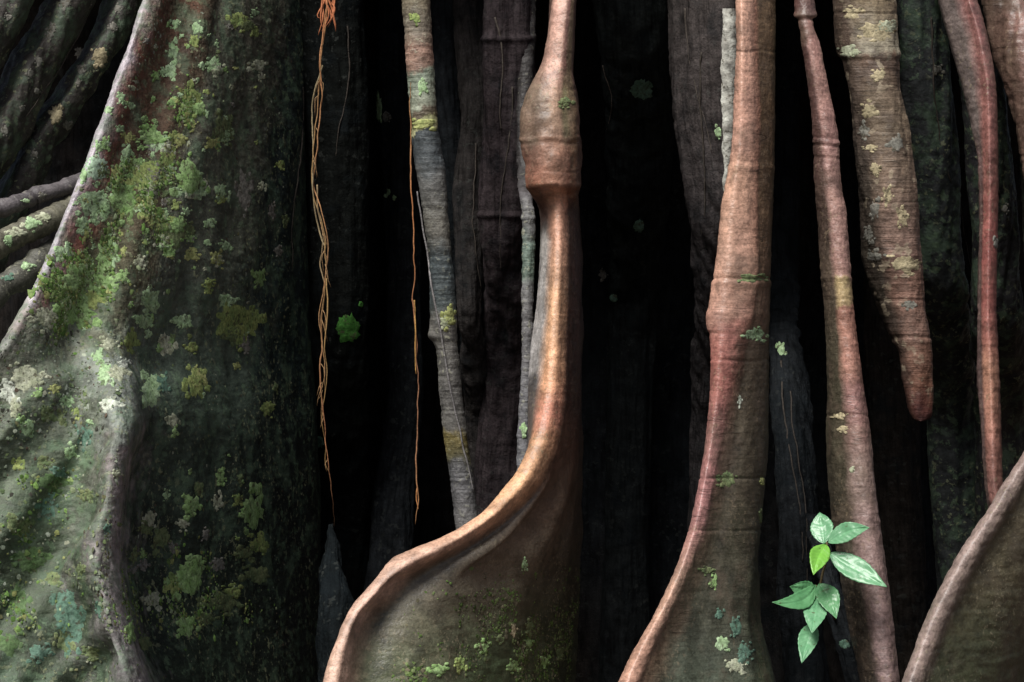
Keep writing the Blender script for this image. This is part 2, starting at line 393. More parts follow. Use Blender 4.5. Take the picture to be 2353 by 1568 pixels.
def build_trunk():
    na, nz = 620, 330
    a = np.concatenate([np.linspace(-1.25, 1.25, 480, endpoint=False), np.linspace(1.25, 2 * math.pi - 1.25, 140, endpoint=False)])
    z = np.concatenate([np.linspace(-0.15, 0.2, 12, endpoint=False), np.linspace(0.2, 2.1, 240, endpoint=False), np.linspace(2.1, 6.5, 78)])
    A, Z = np.meshgrid(a, z)
    sx, cy = np.sin(A), np.cos(A)
    fl = 0.10 * np.abs(perlin(A * 6.0 + 0.15 * Z, Z * 0.35, 2.0)) + 0.05 * perlin(A * 15, Z * 0.6, 5.0) + 0.02 * perlin(A * 40, Z * 1.2, 8.0)
    shade_lip = sstep(1.95, 2.5, Z)                      # unseen overhang added to shade the hollow; root tops also merge into it
    flare = 0.5 * np.exp(-np.maximum(Z, 0) / 0.35)
    rx = 2.25 + 0.15 * shade_lip - fl + 0.3 * flare; ry = 1.40 + 1.20 * shade_lip - fl + 0.2 * flare
    taper = 1 - 0.05 * np.maximum(Z - 2.5, 0)
    X = sx * rx * taper; Y = -cy * ry * taper
    rg = 0.008 * fbm(X * 12, Y * 12, Z * 3, 4, 0.6) + 0.003 * fbm(X * 70, Y * 70, Z * 20, 3, 0.6)
    X = X + sx * rg; Y = Y - cy * rg
    V = np.stack([X, Y, Z], -1).reshape(-1, 3)
    i = np.arange(len(z) - 1)[:, None] * na; j = np.arange(na)[None]
    F = np.stack([i + j, i + (j + 1) % na, i + na + (j + 1) % na, i + na + j], -1).reshape(-1, 4)
    V = np.concatenate([V, [[0, 0, 6.6]]]); jr = np.arange(na)
    F2 = np.stack([jr + (len(z)-1)*na, (jr + 1) % na + (len(z)-1)*na, np.full(na, len(V) - 1)], -1)
    me = mesh_from('trunk', V, [F, F2])
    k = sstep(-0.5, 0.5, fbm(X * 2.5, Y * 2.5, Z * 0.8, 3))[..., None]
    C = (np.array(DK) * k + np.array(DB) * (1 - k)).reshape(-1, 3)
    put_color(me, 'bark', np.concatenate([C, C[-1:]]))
    g = np.stack([A * 1.5, Z, 0 * Z], -1).reshape(-1, 3); put_vec(me, 'grain', np.concatenate([g, g[-1:]]))
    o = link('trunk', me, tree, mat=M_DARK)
    Vw = V + WLOC[tree.name]
    SURF['trunk'] = (BVHTree.FromPolygons([tuple(p) for p in Vw], [tuple(f) for f in F.tolist()]), None, None, None, None)
    return o
trunk = build_trunk()

# ------------------------------------------------------------------ the great mossy buttress at the left
def build_buttress():
    cu = [(-420,455),(0,325),(100,292),(200,257),(300,223),(380,192),(440,167),(500,142),(580,110),(650,83),(720,48),(790,8),(850,-40),(900,-90),(1000,-190),(1200,-330),(1568,-450),(2150,-580)]
    cdp = [(-420,0.42),(0,-0.02),(400,-0.24),(800,-0.44),(1200,-0.60),(1568,-0.70),(2150,-0.8)]
    eu = [(-420,740),(0,725),(400,700),(800,705),(1200,720),(1568,722),(2150,745)]; ed = [(-420,.8),(0,.66),(400,.56),(900,.52),(1568,.50),(2150,.4)]
    ru = [(560,300),(700,262),(780,252),(830,256),(880,276),(960,288),(1080,266),(1200,252),(1300,243),(1380,252),(1450,268),(1568,312),(1800,380),(2150,420)]
    CU, CD, EU = kn(cu), kn(cdp), kn(eu); RU = kn(ru)
    def fu(f): return lambda v: CU(v) + f * (EU(v) - CU(v))
    def blend(f, off):
        a = fu(f); return lambda v: a(v) * (1 - sstep(560, 900, v)) + (RU(v) + off) * sstep(560, 900, v)
    r0, r1, r1s, r2 = blend(0.24, -92), blend(0.375, -18), blend(0.42, 14), blend(0.47, 66)
    d0 = [(-420,.5),(0,.10),(400,-.12),(600,-.22),(760,-.30),(900,-.345),(1000,-.365),(1200,-.42),(1568,-.51),(2150,-.62)]
    d1 = [(-420,.53),(0,.15),(400,-.06),(600,-.16),(760,-.26),(880,-.36),(1000,-.44),(1200,-.52),(1568,-.62),(2150,-.74)]
    d1s = [(-420,.54),(0,.17),(400,-.04),(600,-.13),(760,-.23),(880,-.33),(1000,-.41),(1200,-.49),(1568,-.585),(2150,-.70)]
    d2 = [(-420,.56),(0,.20),(400,-.01),(600,-.09),(760,-.15),(900,-.18),(1000,-.19),(1200,-.20),(1568,-.24),(2150,-.35)]
    D2 = kn(d2)
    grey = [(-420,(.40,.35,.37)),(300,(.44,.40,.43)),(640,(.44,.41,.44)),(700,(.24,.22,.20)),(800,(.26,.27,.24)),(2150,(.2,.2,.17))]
    red = [(-420,(.14,.065,.048)),(300,(.18,.075,.052)),(520,(.18,.07,.052)),(640,(.16,.085,.06)),(720,(.12,.125,.095)),(900,(.11,.125,.09)),(1200,(.06,.075,.045)),(1568,(.045,.06,.032)),(2150,(.08,.1,.05))]  # lower stretch darkened in colour to stand for the dim foot
    brown = [(-420,(.085,.05,.032)),(200,(.10,.055,.035)),(420,(.10,.07,.045)),(560,(.10,.10,.055)),(720,(.12,.125,.09)),(900,(.13,.145,.11)),(1100,(.085,.11,.07)),(1568,(.05,.066,.042)),(2150,(.07,.09,.05))]  # dimmed towards the foot in the same way, standing for weak light
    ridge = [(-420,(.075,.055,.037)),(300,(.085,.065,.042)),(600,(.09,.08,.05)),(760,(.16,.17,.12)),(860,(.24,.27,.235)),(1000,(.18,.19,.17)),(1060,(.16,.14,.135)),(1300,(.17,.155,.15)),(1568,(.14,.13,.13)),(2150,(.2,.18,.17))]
    dk = [(-420,(.095,.082,.062)),(500,(.088,.096,.072)),(800,(.078,.100,.075)),(1000,(.045,.064,.047)),(1200,(.026,.038,.028)),(1568,(.016,.024,.016)),(2150,(.03,.04,.025))]  # green-brown flank, darkened lower down to imitate shade
    dk2 = [(-420,(.022,.028,.025)),(600,(.017,.028,.027)),(1200,(.008,.012,.010)),(2150,(.03,.034,.026))]  # right end painted near black, as where the flank turns from the light
    gs = [
        (addk(cu, 150), addk(cdp, 0.55), (.05,.045,.04), False),
        (addk(cu, 34), addk(cdp, 0.14), (.09,.08,.07), True),
        (cu, addk(cdp, 0.022), grey, True),
        (addk(cu, 10), cdp, grey, True),
        (addk(cu, 26), addk(cdp, 0.010), [(-420,(.28,.2,.19)),(640,(.28,.2,.19)),(760,(.2,.2,.16)),(2150,(.14,.15,.1))], True),
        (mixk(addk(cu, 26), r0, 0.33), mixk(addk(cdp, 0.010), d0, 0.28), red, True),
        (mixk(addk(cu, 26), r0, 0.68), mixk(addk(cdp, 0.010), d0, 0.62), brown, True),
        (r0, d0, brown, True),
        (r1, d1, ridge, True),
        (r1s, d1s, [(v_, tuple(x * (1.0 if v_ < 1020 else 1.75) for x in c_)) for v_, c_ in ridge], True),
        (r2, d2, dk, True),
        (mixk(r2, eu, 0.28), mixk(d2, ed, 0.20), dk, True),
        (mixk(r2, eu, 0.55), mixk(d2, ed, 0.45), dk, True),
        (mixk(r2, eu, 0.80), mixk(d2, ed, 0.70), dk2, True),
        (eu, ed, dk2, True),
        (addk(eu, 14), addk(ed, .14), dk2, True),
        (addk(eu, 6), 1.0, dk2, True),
        (addk(eu, -60), 1.35, dk2, False),
        (addk(cu, 320), 1.35, dk2, False),
    ]
    def extra(v, t, x, y, z, G):
        # long flutes that run down the flank beside the crest, and crusted relief
        w = sstep(4.0, 5.5, t) * (1 - sstep(13.5, 14.5, t))
        UU = G[..., 0] / ((G[..., 1] + 4) / 4 * PX) + 1176.5
        q = (UU - CU(v)) / (EU(v) - CU(v)) * 8 + 0.0006 * v
        f = 0.011 * perlin(q * 0.9, v * 0.0016, 3.0) + 0.002 * perlin(q * 1.9, v * 0.003, 9.0)
        low = sstep(800, 1000, v) * (1 - sstep(7.6, 8.4, t)) * sstep(3.5, 5, t)
        f = f + low * 0.022 * perlin(UU * 0.011 + v * 0.0085, v * 0.0012, 21.0)
        crust = sstep(0.05, 0.45, fbm(x * 9, y * 9, z * 9, 3)) * (0.0022 * np.abs(fbm(x * 48, y * 48, z * 48, 3, 0.65)))
        low2 = sstep(780, 950, v) * (1 - sstep(8.0, 9.5, t))
        return w * (f + crust) + low2 * 0.0016 * fbm(x * 45, y * 45, z * 70, 3, 0.6)
    return loft('buttress_root', gs, -420, 2150, M_BUT, tree, step=3.0, per=(24, 6), disp=(0.006, 2.2, 2.5), ring=0.0002, rough=0.0011, cjit=(28, 16), seed=1, extra=extra)
butt = build_buttress()
tag(butt, 'massive plank buttress with grey rim and patches of green lichen')

# ------------------------------------------------------------------ roots farther back
def back_root(L, Rr, dc, c, seed, v0=-420, v1=2150, mat=None, nose=0.5, rl=1.0, rr=1.0, pl=2.0, pr=2.0, name='buttress_root', ring=0.0004, label=None, cm=None, step=5, disp=(0.010, 6, 2.2), extra=None):
    o = loft(name, tube_guides(L, Rr, dc, c, cm or c, c, nose, rl, rr, pl, pr, 3), v0, v1, mat or M_DARK, tree, step=step, per=(10, 3),
             disp=disp, ring=ring, rough=0.0016, cjit=(14, 5), seed=seed, extra=extra)
    if label: o['label'] = label
    return o
GY = (.050,.044,.038); GYB = (.038,.034,.030)
# ridges beyond the buttress, top left
back_root([(-420,330),(0,105),(150,15),(312,-70),(600,-200),(2150,-500)], [(-420,420),(0,215),(150,135),(312,60),(600,-90),(2150,-330)], [(-420,.75),(0,.42),(600,.25),(2150,.05)], GY, 21, nose=0.45, rl=1.6, rr=1.6, pl=1.6, pr=1.6, mat=M_BUT, label='dark root ridge with pale lichen spots beyond the mossy buttress')
back_root([(-420,440),(0,238),(100,195),(252,95),(353,30),(600,-80),(2150,-420)], [(-420,540),(0,330),(100,285),(252,190),(353,125),(600,20),(2150,-250)], [(-420,.8),(0,.52),(600,.36),(2150,.2)], GYB, 22, nose=0.4, rl=1.6, rr=1.6, pl=1.6, pr=1.6, mat=M_BUT, label='dark root ridge hugging the grey rim of the mossy buttress')
back_root([(-420,120),(0,-60),(312,-230),(2150,-700)], [(-420,280),(0,80),(150,0),(312,-90),(2150,-500)], [(-420,.6),(0,.3),(2150,0)], GY, 23, rl=1.5, rr=1.5, mat=M_BUT)
# fluted ridges of the hollow in the middle
back_root([(-420,1090),(0,1108),(300,1108),(600,1112),(900,1105),(1150,1085),(2150,1040)], [(-420,1240),(0,1222),(300,1232),(600,1215),(900,1228),(1150,1215),(2150,1230)], [(-420,.7),(0,.36),(500,.42),(900,.62),(2150,.8)], (.034,.027,.029), 31, rl=1.0, rr=1.2, pl=2.4, pr=2.4, label='dark flat ridge behind the swollen sinuous root', extra=lambda v, t, x, y, z, G: 0.006 * np.exp(-((v - 90) / 7) ** 2) + 0.006 * np.exp(-((v - 495) / 6) ** 2))
back_root([(-420,1040),(0,1040),(250,1055),(450,1040),(700,1050),(1000,1070),(2150,1090)], [(-420,1130),(0,1120),(250,1130),(450,1120),(700,1110),(1000,1130),(2150,1150)], [(-420,.85),(0,.66),(300,.55),(700,.52),(1000,.7),(2150,.8)], (.030,.027,.026), 32, rl=1.4, rr=1.2, label='narrow dark ridge beside the grey pole root')
back_root([(-420,985),(0,985),(400,1005),(800,1060),(1200,1100),(2150,1130)], [(-420,1060),(0,1060),(400,1075),(800,1120),(1200,1160),(2150,1200)], [(-420,.9),(0,.75),(400,.66),(1200,.85),(2150,.9)], DB, 33, rl=1.4, rr=1.4)
back_root([(-420,600),(0,655),(400,690),(900,700),(2150,690)], [(-420,830),(0,840),(400,850),(900,845),(2150,860)], [(-420,.7),(0,.52),(700,.56),(1300,.85),(2150,.9)], (.006,.007,.0065), 34, rl=0.7, rr=0.7)  # near black here is the hollow's shade painted on a ridge the sun reaches
back_root([(-420,860),(0,868),(400,880),(900,890),(1000,875),(1200,850),(2150,790)], [(-420,950),(0,960),(400,965),(900,975),(1000,968),(1200,955),(2150,920)], [(-420,.9),(0,.9),(900,.85),(2150,.6)], DB, 35, rl=0.9, rr=0.9)
# broad fluted root behind the thick red column, with a pale strip of bare wood along its right edge
GR = [(-420,(.070,.060,.056)),(300,(.058,.050,.049)),(700,(.032,.029,.030)),(2150,(.022,.02,.02))]  # greys fade downward to mimic the ridge sinking into shade
back_root([(-420,1330),(0,1365),(300,1390),(600,1400),(1000,1395),(2150,1360)], [(-420,1520),(0,1545),(300,1550),(600,1520),(1000,1500),(2150,1480)], [(-420,.8),(0,.55),(400,.8),(800,1.1),(2150,1.1)], [(-420,(.026,.030,.027)),(400,(.015,.018,.018)),(2150,(.010,.011,.012))], 36, rl=0.8, rr=0.8, label='dark ridge in the hollow right of the sinuous root')  # colour falls to near black below, imitating the unlit hollow
back_root([(-420,1500),(0,1530),(250,1540),(450,1575),(700,1590),(1000,1585),(2150,1560)], [(-420,1700),(0,1708),(300,1704),(430,1692),(560,1668),(700,1650),(1000,1640),(2150,1660)], [(-420,.65),(0,.26),(400,.30),(700,.45),(1000,.62),(2150,.7)], GR, 37, nose=0.80, rl=2.2, rr=0.6, pl=1.5, label='broad grey ridge with a pale bare strip behind the red column root',
          cm=None)
# ridges in the dark between the right-hand roots
back_root([(-420,1740),(0,1760),(780,1765),(900,1770),(1568,1800),(2150,1820)], [(-420,1830),(0,1840),(780,1835),(900,1862),(1200,1880),(1568,1900),(2150,1910)], [(-420,.95),(0,1.0),(600,.95),(800,.50),(1000,.36),(1568,.22),(2150,.15)], DB, 41, rl=1.1, rr=1.3, label='black shade-coloured ridge between the red column and the pink root')  # its black is the shade of the gap put into the colour
back_root([(-420,1960),(600,1985),(900,1990),(1568,2035),(2150,2060)], [(-420,2080),(600,2100),(900,2110),(1568,2140),(2150,2160)], [(-420,1.0),(600,1.1),(2150,1.0)], DK, 42, rl=1, rr=1)
back_root([(-420,1950),(0,2050),(300,2080),(600,2105),(750,2110),(1000,2130),(2150,2200)], [(-420,2090),(0,2165),(300,2195),(600,2215),(750,2230),(1000,2260),(2150,2360)], [(-420,.75),(0,.42),(600,.50),(1000,.85),(2150,.9)], (.026,.030,.031), 43, nose=0.5, rl=1.1, rr=1.1, mat=M_BUT, label='dark speckled ridge between the blunt hanging root and the thin red root')
back_root([(-420,2080),(0,2170),(300,2215),(700,2230),(1100,2240),(2150,2300)], [(-420,2240),(0,2290),(300,2320),(700,2350),(1100,2380),(2150,2450)], [(-420,.75),(0,.40),(700,.48),(1000,.75),(2150,.8)], (.026,.026,.028), 44, rl=1.1, rr=1.1, mat=M_BUT)
back_root([(-420,2330),(0,2330),(400,2350),(2150,2420)], [(-420,2520),(0,2480),(400,2500),(2150,2600)], [(-420,.7),(0,.3),(2150,.2)], GYB, 45, rl=1, rr=1, mat=M_BUT)
# reddish root, top right corner
back_root([(-420,2100),(0,2257),(100,2281),(220,2310),(330,2338),(450,2365),(2150,2600)], [(-420,2270),(0,2420),(220,2470),(450,2520),(2150,2800)], [(-420,.5),(0,.12),(450,.02),(2150,-.2)], (.10,.062,.048), 46, nose=0.55, rl=1.3, rr=1.0, pl=1.6, mat=M_RED, cm=(.24,.13,.11), ring=0.0008, label='reddish brown root in the upper corner beside the thin red root')
# small bluish root that rises out of the dark behind the foot of the sinuous root
back_root([(1205,755),(1240,745),(1300,737),(1400,732),(1568,728),(2150,700)], [(1205,763),(1240,776),(1290,790),(1370,806),(1568,830),(2150,880)], [(1205,.20),(1400,.05),(2150,-.1)], (.006,.008,.009), 47, v0=1205, rl=1.1, rr=1.1, name='root_tip', ring=0.0008, label='small bluish root cone behind the foot of the sinuous root')
# dark root that slants away below the seedling
back_root([(1180,1848),(1250,1862),(1330,1880),(1450,1910),(1568,1945),(2150,2080)], [(1180,1885),(1250,1905),(1330,1930),(1450,1962),(1568,2000),(2150,2150)], [(1180,.20),(1300,.04),(1568,-.05),(2150,-.15)], DB, 48, v0=1180, rl=1.2, rr=1.2, name='side_root', ring=0.0005, label='dark slanting root that carries the green seedling')

# ------------------------------------------------------------------ buttress in the lower right corner
def build_right_buttress():
    cu = [(-420,2900),(300,2760),(700,2600),(900,2460),(1040,2353),(1085,2320),(1170,2270),(1280,2200),(1390,2143),(1450,2117),(1510,2095),(1568,2075),(2150,1930)]
    cp = [(-420,.5),(700,-.1),(1040,-.33),(1568,-.52),(2150,-.68)]
    ru, rd = addk(cu, 430), addk(cp, 0.62)
    pk = (.24,.18,.16); br = [(-420,(.10,.08,.052)),(1300,(.085,.072,.042)),(1568,(.055,.062,.032)),(2150,(.08,.09,.04))]
    gs = [(addk(cu, 60), addk(cp, .3), (.06,.05,.04), False), (addk(cu, 14), addk(cp, .07), (.1,.08,.065), True), (cu, addk(cp, .025), pk, True), (addk(cu, 16), cp, pk, True),
          (addk(cu, 38), addk(cp, .006), (.20,.15,.125), True), (addk(cu, 62), addk(cp, .035), br, True), (mixk(addk(cu, 62), ru, .25), addk(cp, .10), br, True),
          (mixk(addk(cu, 62), ru, .5), addk(cp, .24), br, True), (mixk(addk(cu, 62), ru, .75), addk(cp, .42), (.06,.06,.035), True), (ru, rd, (.05,.05,.035), True), (addk(cu, 380), addk(cp, .9), (.05,.05,.04), False)]
    def extra(v, t, x, y, z, G):
        return sstep(4.5, 6, t) * (0.016 * perlin(t * 1.1 - v * 0.001, v * 0.002, 4.4) + 0.002 * fbm(x * 50, y * 50, z * 50, 3))
    return loft('buttress_root', gs, -420, 2150, M_FIN, tree, step=4, per=(14, 4), disp=(0.004, 2.5, 2.5), ring=0.0004, rough=0.0011, cjit=(8, 4), seed=3, extra=extra)
tag(build_right_buttress(), 'smooth brown buttress sloping down beside the pink root foot')

# ------------------------------------------------------------------ sinuous root with a swollen neck and a wing-like foot
def build_sinuous():
    L = [(-420,1330),(-200,1292),(0,1270),(60,1262),(100,1256),(150,1243),(190,1222),(225,1207),(280,1197),(320,1198),(325,1196),(400,1206),(425,1209),(442,1215),(460,1228),(485,1239),(520,1242),(600,1240),(700,1233),(800,1219),(900,1213),(1000,1213),(1040,1214),(1080,1196),(1130,1158),(1175,1118),(1210,1068),(1240,1008),(1265,950),(1285,912),(1320,884),(1355,852),(1390,822),(1430,800),(1470,784),(1520,764),(1568,750),(2150,600)]
    cl = [(-420,1340),(-200,1300),(0,1276),(100,1266),(150,1262),(220,1262),(300,1266),(430,1266),(470,1268),(600,1267),(700,1262),(800,1256),(900,1246),(950,1237),(1000,1224),(1030,1213),(1080,1190),(1130,1150),(1175,1110),(1210,1060),(1240,1000),(1265,940),(1285,900),(1320,870),(1355,840),(1390,810),(1430,789),(1470,774),(1520,755),(1568,742),(2150,590)]
    cr = [(-420,1372),(-200,1330),(0,1303),(100,1292),(150,1288),(220,1288),(300,1290),(430,1297),(470,1301),(600,1300),(700,1296),(800,1292),(900,1288),(950,1282),(1000,1272),(1030,1262),(1090,1236),(1140,1198),(1185,1152),(1230,1092),(1270,1022),(1300,960),(1330,912),(1375,870),(1410,836),(1450,815),(1500,801),(1568,793),(2150,680)]
    Rr = [(-420,1400),(-200,1345),(0,1322),(100,1318),(160,1316),(200,1322),(250,1330),(320,1331),(326,1334),(420,1331),(432,1328),(450,1326),(470,1328),(520,1334),(700,1338),(900,1338),(1200,1335),(1400,1328),(1568,1325),(2150,1330)]
    cp = [(-420,.42),(-200,.12),(0,-.03),(150,-.06),(280,-.095),(420,-.10),(440,-.085),(470,-.07),(600,-.10),(800,-.14),(1000,-.20),(1200,-.31),(1300,-.39),(1568,-.50),(2150,-.64)]
    CP = kn(cp)
    Ld = addk(cp, [(-420,.03),(0,.035),(150,.05),(300,.07),(430,.065),(470,.10),(800,.13),(1000,.10),(1040,.07),(1200,.05),(2150,.06)])
    Rd = addk(cp, [(-420,.05),(0,.05),(160,.05),(300,.075),(430,.07),(470,.11),(800,.16),(1000,.24),(1200,.34),(1400,.44),(1568,.50),(2150,.6)])
    RD = Rd
    og = [(-420,(.36,.20,.15)),(0,(.42,.235,.18)),(150,(.42,.24,.18)),(250,(.27,.17,.11)),(300,(.25,.15,.10)),(330,(.27,.14,.09)),(430,(.34,.17,.11)),(600,(.46,.25,.155)),(700,(.52,.29,.16)),(850,(.50,.26,.14)),(960,(.40,.17,.11)),(1020,(.48,.25,.13)),(1150,(.50,.28,.15)),(1230,(.45,.26,.17)),(1300,(.42,.26,.19)),(1568,(.44,.28,.205)),(2150,(.4,.26,.2))]
    og = [(v, tuple(1.27 * (0.92 * x + 0.08 * (sum(c) / 3)) for x in c)) for v, c in og]  # crest orange raised so that its highlight is partly in the colour
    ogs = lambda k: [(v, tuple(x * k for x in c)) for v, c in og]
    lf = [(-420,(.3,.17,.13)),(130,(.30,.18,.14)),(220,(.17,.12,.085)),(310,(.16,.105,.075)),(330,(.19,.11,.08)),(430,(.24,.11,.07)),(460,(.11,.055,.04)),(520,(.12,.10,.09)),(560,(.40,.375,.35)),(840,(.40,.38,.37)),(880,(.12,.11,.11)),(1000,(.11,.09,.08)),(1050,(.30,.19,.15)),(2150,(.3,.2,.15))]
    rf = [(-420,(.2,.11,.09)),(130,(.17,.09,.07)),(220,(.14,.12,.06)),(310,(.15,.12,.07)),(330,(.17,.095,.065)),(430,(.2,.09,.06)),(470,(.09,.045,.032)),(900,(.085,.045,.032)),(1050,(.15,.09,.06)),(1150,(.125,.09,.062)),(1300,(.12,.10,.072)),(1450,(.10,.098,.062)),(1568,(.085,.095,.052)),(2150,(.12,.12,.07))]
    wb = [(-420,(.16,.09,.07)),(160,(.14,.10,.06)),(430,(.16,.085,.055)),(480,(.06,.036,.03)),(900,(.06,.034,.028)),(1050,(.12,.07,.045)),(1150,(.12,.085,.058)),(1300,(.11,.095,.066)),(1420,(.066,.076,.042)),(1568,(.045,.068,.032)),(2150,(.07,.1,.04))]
    we = [(-420,(.1,.06,.05)),(430,(.11,.06,.04)),(500,(.045,.03,.026)),(900,(.045,.03,.026)),(1100,(.06,.042,.028)),(1350,(.045,.04,.024)),(1568,(.034,.042,.02)),(2150,(.06,.08,.03))]  # web and edge colours darkened to mimic a side turned from the light
    def web(f): return mixk(cr, Rr, f)
    def wd(f, off): return lambda v: (CP(v) + 0.012) + (RD(v) - CP(v) - 0.012) * kn(f)(v) + kn(off)(v)
    ob = lambda a: [(-420,0),(1000,0),(1180,a),(1568,a * 1.4),(2150,a * 1.4)]
    bul = [(-420,0),(150,0),(250,-.020),(430,-.018),(460,0),(2150,0)]
    LK, RK = kn(L), kn(Rr)
    def rnd(g):
        u_, d_ = kn(g[0]), kn(g[1])
        def dd(v):
            c = (LK(v) + RK(v)) / 2; hw = (RK(v) - LK(v)) / 2
            e = CP(v) + 1.05 * hw * PX * (1 - np.sqrt(np.clip(1 - ((u_(v) - c) / hw) ** 2, 0, 1)))
            crest = -0.0035 * np.exp(-((u_(v) - c - 10) / 14) ** 2) * (1 - sstep(150, 230, v) * 0.5)
            w = 1 - sstep(430, 490, v); return d_(v) * (1 - w) + (e + crest) * w
        return (g[0], dd, g[2], g[3])
    gs = [(addk(L, 30), addk(Ld, .10), we, False), (L, Ld, lf, True),
          (mixk(L, cl, 0.5), lambda v: mixk(Ld, cp, 0.62)(v) + kn(bul)(v), lf, True),
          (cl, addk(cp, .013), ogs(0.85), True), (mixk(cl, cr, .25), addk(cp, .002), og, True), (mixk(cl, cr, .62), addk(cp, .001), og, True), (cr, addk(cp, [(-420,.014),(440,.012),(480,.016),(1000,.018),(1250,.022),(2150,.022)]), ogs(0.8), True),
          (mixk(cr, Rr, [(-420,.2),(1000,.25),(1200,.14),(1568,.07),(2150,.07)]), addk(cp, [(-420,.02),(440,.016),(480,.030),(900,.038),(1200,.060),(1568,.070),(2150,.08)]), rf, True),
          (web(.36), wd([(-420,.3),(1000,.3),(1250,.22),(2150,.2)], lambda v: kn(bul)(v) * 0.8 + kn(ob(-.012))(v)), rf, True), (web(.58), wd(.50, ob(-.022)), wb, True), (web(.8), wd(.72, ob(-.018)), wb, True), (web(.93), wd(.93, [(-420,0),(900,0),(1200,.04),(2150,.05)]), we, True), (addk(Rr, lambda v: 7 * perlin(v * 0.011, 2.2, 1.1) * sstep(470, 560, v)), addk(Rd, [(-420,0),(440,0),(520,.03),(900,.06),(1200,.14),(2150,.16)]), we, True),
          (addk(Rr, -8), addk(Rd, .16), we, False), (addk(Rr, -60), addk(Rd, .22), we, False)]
    gs = [rnd(g) if g[3] else g for g in gs]
    def extra(v, t, x, y, z, G):
        vo = v; v = v + 9 * perlin(x * 13, y * 13, 2.7)
        rings = 0.0022 * np.exp(-((v - 317) / 5) ** 2) - 0.0018 * np.exp(-((v - 327) / 4) ** 2) - 0.0012 * np.exp(-((v - 205) / 5) ** 2) - 0.001 * np.exp(-((v - 395) / 3) ** 2) + 0.003 * np.exp(-((v - 428) / 7) ** 2) - 0.002 * np.exp(-((v - 447) / 6) ** 2)
        fold = sstep(1040, 1200, v) * sstep(7, 8, t) * (1 - sstep(10.6, 11, t)) * (0.011 * np.sin((t - 6.6) * 2.9 + (v - 1200) * 0.0018))
        v = vo; neck = np.exp(-((v - 320) / 120) ** 2)
        lump = neck * (0.0075 * perlin(x * 17 + 3, y * 17, z * 13) + 0.003 * perlin(x * 45, y * 45, z * 38))
        return rings * (0.6 + 0.8 * perlin(x * 14, y * 14, 5.0)) + lump + fold + sstep(1380, 1500, v) * sstep(6.5, 8, t) * 0.003 * fbm(x * 40, y * 40, z * 40, 3)
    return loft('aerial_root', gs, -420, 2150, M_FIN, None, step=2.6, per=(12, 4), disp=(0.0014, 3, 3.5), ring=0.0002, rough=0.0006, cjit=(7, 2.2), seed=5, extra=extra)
sinu = build_sinuous()
tag(sinu, 'sinuous orange brown root with swollen neck and curved wing-like foot', 'root', 'aerial roots in front of the trunk')

